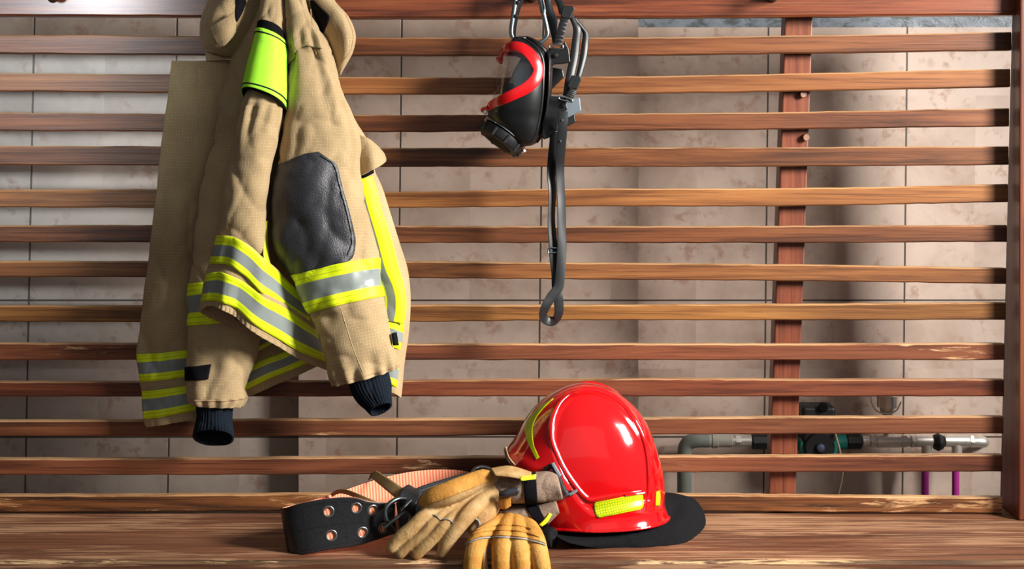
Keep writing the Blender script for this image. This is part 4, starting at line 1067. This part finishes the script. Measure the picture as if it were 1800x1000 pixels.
MB().add(*g_path(rg, .0042, 10, closed=True)).build('ring_bar', ZINC, ring)

# ------------------------------------------------------------------ gloves
def blob(chains, m, parent, name='hand', vox=.0021, label=None):     # chains of (px,py,Y,radius): one continuous remeshed surface
    mb = MB()
    for ch in chains:
        N = (len(ch)-1)*7; pts = []; rr = []
        for k in range(N+1):
            px, py, Y, r = cr(ch, k/7); pts.append(P(px, py, Y)); rr.append(max(.002, r))
        for e, sg in ((0, -1), (-1, 1)):
            t = (pts[0]-pts[1]).normalized() if e == 0 else (pts[-1]-pts[-2]).normalized()
            r = rr[e]; c = pts[e]; cap = [(c+t*r*math.sin(q), max(.0012, r*math.cos(q))) for q in (.45, .9, 1.3, 1.5)]
            if e == 0: pts = [q[0] for q in cap[::-1]]+pts; rr = [q[1] for q in cap[::-1]]+rr
            else: pts += [q[0] for q in cap]; rr += [q[1] for q in cap]
        mb.add(*g_path(pts, rr, 16))
    o = obj(name, mb.v, mb.f, m, parent, label=label)
    h = Hits([o])
    r = o.modifiers.new('join', 'REMESH'); r.mode = 'VOXEL'; r.voxel_size = vox; r.use_smooth_shade = True
    s_ = o.modifiers.new('soft', 'SMOOTH'); s_.iterations = 2; s_.factor = .5
    return o, h
PIPG = plain('grey_piping', srgb(150, 148, 146), .5, nscale=40)
gb = thing('leather_glove', 'golden leather work glove, back of hand up, fingers draped over the seat edge', 'glove', P(890, 985, -.33), 'firefighter leather gloves')
chB = [
 [(836,1050,-.372,.0135),(830,1010,-.374,.0165),(833,975,-.372,.0175),(843,950,-.358,.019),(868,932,-.325,.020),(888,916,-.29,.019)],
 [(880,1056,-.374,.014),(881,1012,-.377,.017),(881,978,-.376,.0175),(884,952,-.362,.020),(892,930,-.325,.021),(900,912,-.29,.019)],
 [(922,1056,-.374,.0135),(918,1012,-.377,.0165),(915,978,-.376,.0175),(912,952,-.362,.020),(910,930,-.325,.021),(908,912,-.29,.019)],
 [(960,1050,-.372,.0135),(954,1010,-.374,.0165),(948,976,-.372,.0175),(940,950,-.358,.0195),(930,932,-.325,.020),(918,916,-.29,.019)]]
gob, hgb = blob(chB, GLVO, gb, 'hand_shell')
for pts in ([(820,957),(834,950),(856,945),(890,945),(922,948),(944,953),(958,958)],):
    line_on('piping', pts, hgb, .0015, PIPG, gb, off=.0018)
    line_on('piping', [(a, b_-3.4) for a, b_ in pts], hgb, .0011, GLVO, gb, off=.0016)
for pts in ([(836,932),(856,926),(880,923),(910,924),(934,930)], [(828,941),(852,934),(884,932),(920,935),(948,944)]):
    line_on('welt_seam', pts, hgb, .0011, GLVO, gb, off=.0012)
for x0, pts in ((0, [(852,957),(848,972),(850,1000)]), (1, [(892,955),(897,972),(899,1000)]), (2, [(930,957),(932,972),(938,1000)])):
    g1 = Net([[(pts[0][0]-2, pts[0][1]-3, -.362),(pts[0][0]+6, pts[0][1]-3, -.362)],[(pts[1][0]-2, pts[1][1], -.371),(pts[1][0]+7, pts[1][1]+2, -.371)],[(pts[2][0], pts[2][1]+20, -.372),(pts[2][0]+9, pts[2][1]+20, -.372)]], dY=lambda u, t: .004*math.sin(pi*u))
    grid_obj('finger_gusset', g1.grid(10, 20), GLV, gb, thick=.003, label='paler leather gusset between fingers')
cuB = Tube([(882,893,920,934,-.285,.026),(906,888,942,930,-.287,.03),(932,886,956,924,-.289,.031),(954,880,970,914,-.290,.03),(974,872,984,902,-.291,.028)], e=.9, amp=.003, seed=3.0)
grid_obj('suede_cuff', cuB.grid(50, 50), SUEDE, gb, closed=True, cap=(True, True), label='grey suede cuff')
grid_obj('wrist_strap', cuB.grid(40, 10, -.1, .62, 1.7, 2.6, off=.002), VELC, gb, thick=.003, label='black wrist strap')
yt = Net([[(966,902,-.320),(969,903,-.316)],[(957,913,-.325),(962,917,-.322)],[(948,922,-.326),(952,925,-.324)]])
grid_obj('pull_tab', yt.grid(4, 10), YTAB, gb, thick=.004, label='small yellow tab')

ga = thing('leather_glove', 'worn tan leather work glove lying palm out on top of the other glove', 'glove', P(790, 975, -.31), 'firefighter leather gloves')
chA = [
 [(690,962,-.328,.0118),(706,943,-.328,.0130),(727,925,-.328,.0132),(748,906,-.322,.0140),(790,884,-.30,.018),(838,864,-.295,.018),(868,858,-.295,.017)],
 [(705,973,-.334,.0098),(721,958,-.335,.0104),(745,939,-.336,.0104),(766,917,-.330,.0115),(806,892,-.305,.018),(846,872,-.298,.018),(870,864,-.296,.017)],
 [(732,973,-.338,.0120),(748,958,-.340,.0124),(768,939,-.341,.0120),(788,919,-.335,.0130),(820,896,-.31,.017),(852,876,-.300,.017),(870,866,-.298,.017)],
 [(776,972,-.340,.0095),(784,955,-.342,.0130),(800,932,-.342,.0145),(820,908,-.335,.0155),(842,886,-.318,.0155),(862,870,-.308,.014),(872,862,-.302,.015)],
 [(834,930,-.315,.012),(848,912,-.31,.018),(860,892,-.300,.019),(868,874,-.295,.018)],
 [(752,884,-.315,.0150),(766,876,-.32,.0185),(788,868,-.322,.0200),(812,858,-.315,.0195),(834,848,-.308,.0175),(852,841,-.305,.0155),(864,842,-.30,.015)]]
goa, hga = blob(chA, GLV, ga, 'hand_shell')
thumb = Net([[(738,880,-.333),(742,872,-.342),(752,874,-.343)],[(748,868,-.336),(758,868,-.347),(768,874,-.345)],[(770,860,-.336),(780,864,-.347),(788,874,-.344)],[(802,848,-.33),(812,854,-.342),(820,865,-.338)],[(828,836,-.315),(836,842,-.325),(845,853,-.32)],[(850,826,-.29),(858,832,-.30),(866,844,-.295)],[(862,828,-.27),(868,834,-.28),(874,846,-.275)]])
tp = decal('thumb_back', [(737,889),(738,878),(746,867),(770,853),(800,842),(826,833),(846,827),(860,829)], [(741,889),(760,883),(782,876),(802,868),(824,860),(842,852),(856,846),(864,842)], hga, GLVO, ga, off=.0018, nu=16, nt=50, thick=.002, label='golden leather back of the thumb')
line_on('piping', [(761,904),(768,908),(775,914),(783,913),(790,914),(797,919)], hga, .0011, PIPG, ga, off=.001)
line_on('piping', [(835,911),(841,915),(843,922),(840,928)], hga, .0016, PIPG, ga, off=.001)
line_on('piping', [(867,875),(873,882),(876,892)], hga, .0013, PIPG, ga, off=.001)
cuA = Tube([(868,838,880,876,-.290,.026),(884,833,892,882,-.290,.032),(908,830,912,884,-.290,.036),(935,828,938,884,-.291,.037),(960,827,964,884,-.292,.036),(976,830,986,880,-.293,.034),(980,834,990,877,-.293,.028)], e=.85, amp=.004, seed=7.0,
  dY=lambda u, t: -.008*bell(u, .22, .06)*bell(t, 1.2, .5)-.006*bell(u, .3, .1)*bell(t, 4.3, .8))
grid_obj('suede_cuff', cuA.grid(60, 70), SUEDE, ga, closed=True, cap=(True, True), label='grey suede cuff')
grid_obj('wrist_strap', cuA.grid(40, 12, .02, .55, 2.45, 3.25, off=.002), VELC, ga, thick=.003, label='black wrist strap')
cs = Net([[(862,824,-.30),(896,820,-.30),(934,831,-.305)],[(868,832,-.328),(897,831,-.330),(932,838,-.332)],[(871,836,-.332),(898,839,-.336),(918,843,-.334)]])
grid_obj('cuff_strap', cs.grid(24, 10), GLV, ga, thick=.004, label='tan leather strap over the cuff')
yt = Net([[(918,838,-.337),(942,834,-.332)],[(914,842,-.340),(942,839,-.336)],[(916,845,-.340),(941,842,-.336)]])
grid_obj('pull_tab', yt.grid(8, 8), YTAB, ga, thick=.003, label='small yellow tab')
sb_ = Net([[(876,880,-.315),(886,876,-.325),(897,872,-.325)],[(880,893,-.31),(889,894,-.318),(898,888,-.318)]])
grid_obj('cuff_lining', sb_.grid(10, 8), GLVO, ga, thick=.004, label='golden leather edge under the cuff')
pt = Net([[(878,866,-.330),(890,861,-.333),(911,857,-.332)],[(878,870,-.333),(890,868,-.337),(912,862,-.335)],[(880,873,-.331),(892,872,-.334),(909,869,-.333)]])
grid_obj('pull_cord_end', pt.grid(16, 8), plain('slate_rubber', srgb(38,38,44), .5), ga, thick=.005, label='black pull tab at the wrist')

# ------------------------------------------------------------------ tool handle end
th_ = thing('tool_handle', 'black rubber tool handle with flared end sticking out between gloves and helmet', 'handle', P(960, 962, -.262))
A, B = P(974, 946, -.262), P(912, 938, -.232)
MB().add(*g_lathe(A, B, [(0,.006),(-.01,.013),(0,.0185),(.08,.0205),(.2,.0195),(.32,.0150),(.55,.0145),(1,.0145)], 32)).build('grip', RUBBERD, th_)
MB().add(*g_lathe(A+(A-B).normalized()*.003, A-(A-B).normalized()*.001, [(0,.003),(.1,.005),(1,.006)], 24)).build('end_plug', STRAP, th_)

# ------------------------------------------------------------------ heating pump and pipework on the wall behind the slats
PY = .27
pm = thing('circulation_pump', 'teal and black circulation pump on the wall behind the slats', 'pump', P(1434, 780, PY))
c = P(1434, 780, PY)
MB().add(*g_lathe(c+Vector((0, .06, 0)), c+Vector((0, -.035, 0)), [(0,.03),(.2,.040),(.95,.043),(1,.041)], 40)).build('motor', TEAL, pm, label='teal pump body')
MB().add(*g_lathe(c+Vector((0, -.03, 0)), c+Vector((0, -.045, 0)), [(0,.035),(.7,.034),(1,.031)], 40)).build('front_plate', RUBBERD, pm)
MB().add(*g_lathe(c+Vector((0, -.044, 0)), c+Vector((0, -.055, 0)), [(0,.0105),(.6,.0105),(.9,.008),(1,.003)], 24)).build('knob', plain('blue_steel', srgb(110,120,150), .3, .9), pm)
bevel(MB().add(*g_box(P(1434, 742, PY-.005), (.038, .035, .041))).build('control_box', RUBBERD, pm, smooth=False), .008, 3)
MB().add(*g_lathe(P(1447, 716, PY-.046), P(1447, 716, PY-.05), [(0,.011),(1,.009)], 20)).build('socket', LINING, pm)
MB().add(*g_cyl(P(1395, 777, PY+.02), P(1488, 777, PY+.02), .0165, n=24)).build('volute', TEAL, pm, label='teal pump body')
for a, b_ in ((1487, 1514), (1321, 1352)): MB().add(*g_cyl(P(a, 776, PY+.02), P(b_, 776, PY+.02), .0178, n=8, ch=.15)).build('union_nut', RUBBERD, pm)
MB().add(*g_path(curve3(pix([(1466,752,PY-.03),(1470,768,PY-.05),(1477,795,PY-.05),(1481,831,PY-.04),(1475,863,PY-.02),(1462,920,PY),(1462,1000,PY+.03)]), 6), .0022, 8)).build('cable', CABLE, pm, label='thin beige cable')
MB().add(*g_cyl(P(1352, 777, PY+.02), P(1396, 777, PY+.02), .0145, n=24)).build('inlet', TEAL, pm)

mf = thing('pipe_manifold', 'shiny nickel row of pipe fittings and valves right of the pump', 'pipe fittings', P(1620, 776, PY+.02))
def fit(name, x0, x1, r, m=NICKEL, y=775, n=24, par=None, label=None): return MB().add(*g_cyl(P(x0, y, PY+.02), P(x1, y, PY+.02), r, n=n)).build(name, m, par or mf, label=label)
fit('coupling', 1514.5, 1529, .0125); fit('hex_nut', 1528, 1540, .0158, n=6); fit('valve_body', 1539, 1583, .0150)
fit('hex_nut', 1582, 1594, .0150, n=6); fit('coupling', 1593, 1600, .0125); fit('hex_nut', 1599, 1609, .0150, n=6); fit('tee', 1608, 1639, .0138)
MB().add(*g_lathe(P(1638, 777, PY+.02), P(1660, 777, PY+.02), [(0,.008),(.15,.016),(.5,.0205),(.85,.016),(1,.008)], 24)).build('valve_handle', RUBBERD, mf, label='black round valve handle')
fit('tee', 1659, 1704, .0138); fit('hex_nut', 1703, 1711, .0152, n=6)
MB().add(*g_path(curve3(pix([(1709,776,PY+.02),(1722,776,PY+.02),(1729,777,PY+.025),(1728,777,PY+.05),(1726,777,YW-.002)]), 5), .0125, 20)).build('elbow', NICKEL, mf)
for x in (1628, 1681): MB().add(*g_cyl(P(x+1, 776, PY+.02), P(x, 822, PY+.02), .0115, n=20)).build('outlet_stub', NICKEL, mf)
MB().add(*g_cyl(P(1558, 776, PY+.02), P(1558, 724, PY+.02), .006, n=16)).build('vent_stem', NICKEL, mf)
MB().add(*g_lathe(P(1560, 730, PY+.02), P(1560, 684, PY+.02), [(0,.01),(.1,.016),(.3,.018),(.32,.0235),(.75,.0235),(.78,.02),(1,.019)], 20)).build('air_vent', NICKEL, mf)
MB().add(*g_path(curve3(pix([(1530,690,PY),(1532,706,PY),(1540,721,PY),(1556,727,PY),(1575,722,PY),(1584,706,PY)]), 5), .0018, 8)).build('wire_loop', NICKEL, mf)
fit('pipe_union', 1286, 1321, .0138, y=775)
fit('hex_nut', 1291, 1302, .0158, n=6)
for i, x in enumerate((1626.5, 1680)):
    p = thing('heating_pipe', ('purple plastic pipe below the tee just left of the black valve handle', 'purple plastic pipe below the rightmost nickel tee, nearest the end post')[i], 'pipe', Vector((P(x, 822, PY+.02).x, PY+.02, 0)), 'purple heating pipes')
    t = P(x, 818, PY+.02); MB().add(*g_cyl(t, Vector((t.x-.003, t.y, .002)), .0082, n=20)).build('tube', PURPLE, p)
dp = thing('drain_pipe', 'grey plastic pipe elbow running down the wall left of the pump', 'pipe', Vector((P(1203, 800, PY+.03).x, PY+.03, 0)))
MB().add(*g_path(curve3([P(1246, 774, PY+.02), P(1224, 774, PY+.022), P(1208, 780, PY+.028), P(1203, 800, PY+.03), P(1203, 850, PY+.03), Vector((P(1203, 850, PY+.03).x, PY+.03, .2)), Vector((P(1203, 850, PY+.03).x, PY+.03, .002))], 6), .0165, 24)).build('pipe', GGREY, dp)
MB().add(*g_cyl(P(1241, 774, PY+.02), P(1287, 774, PY+.02), .0155, n=24)).build('coupling', PGREY, dp, label='white plastic coupling')
MB().add(*g_cyl(P(1250, 774, PY+.02), P(1262, 774, PY+.02), .0175, n=24)).build('collar', PGREY, dp)
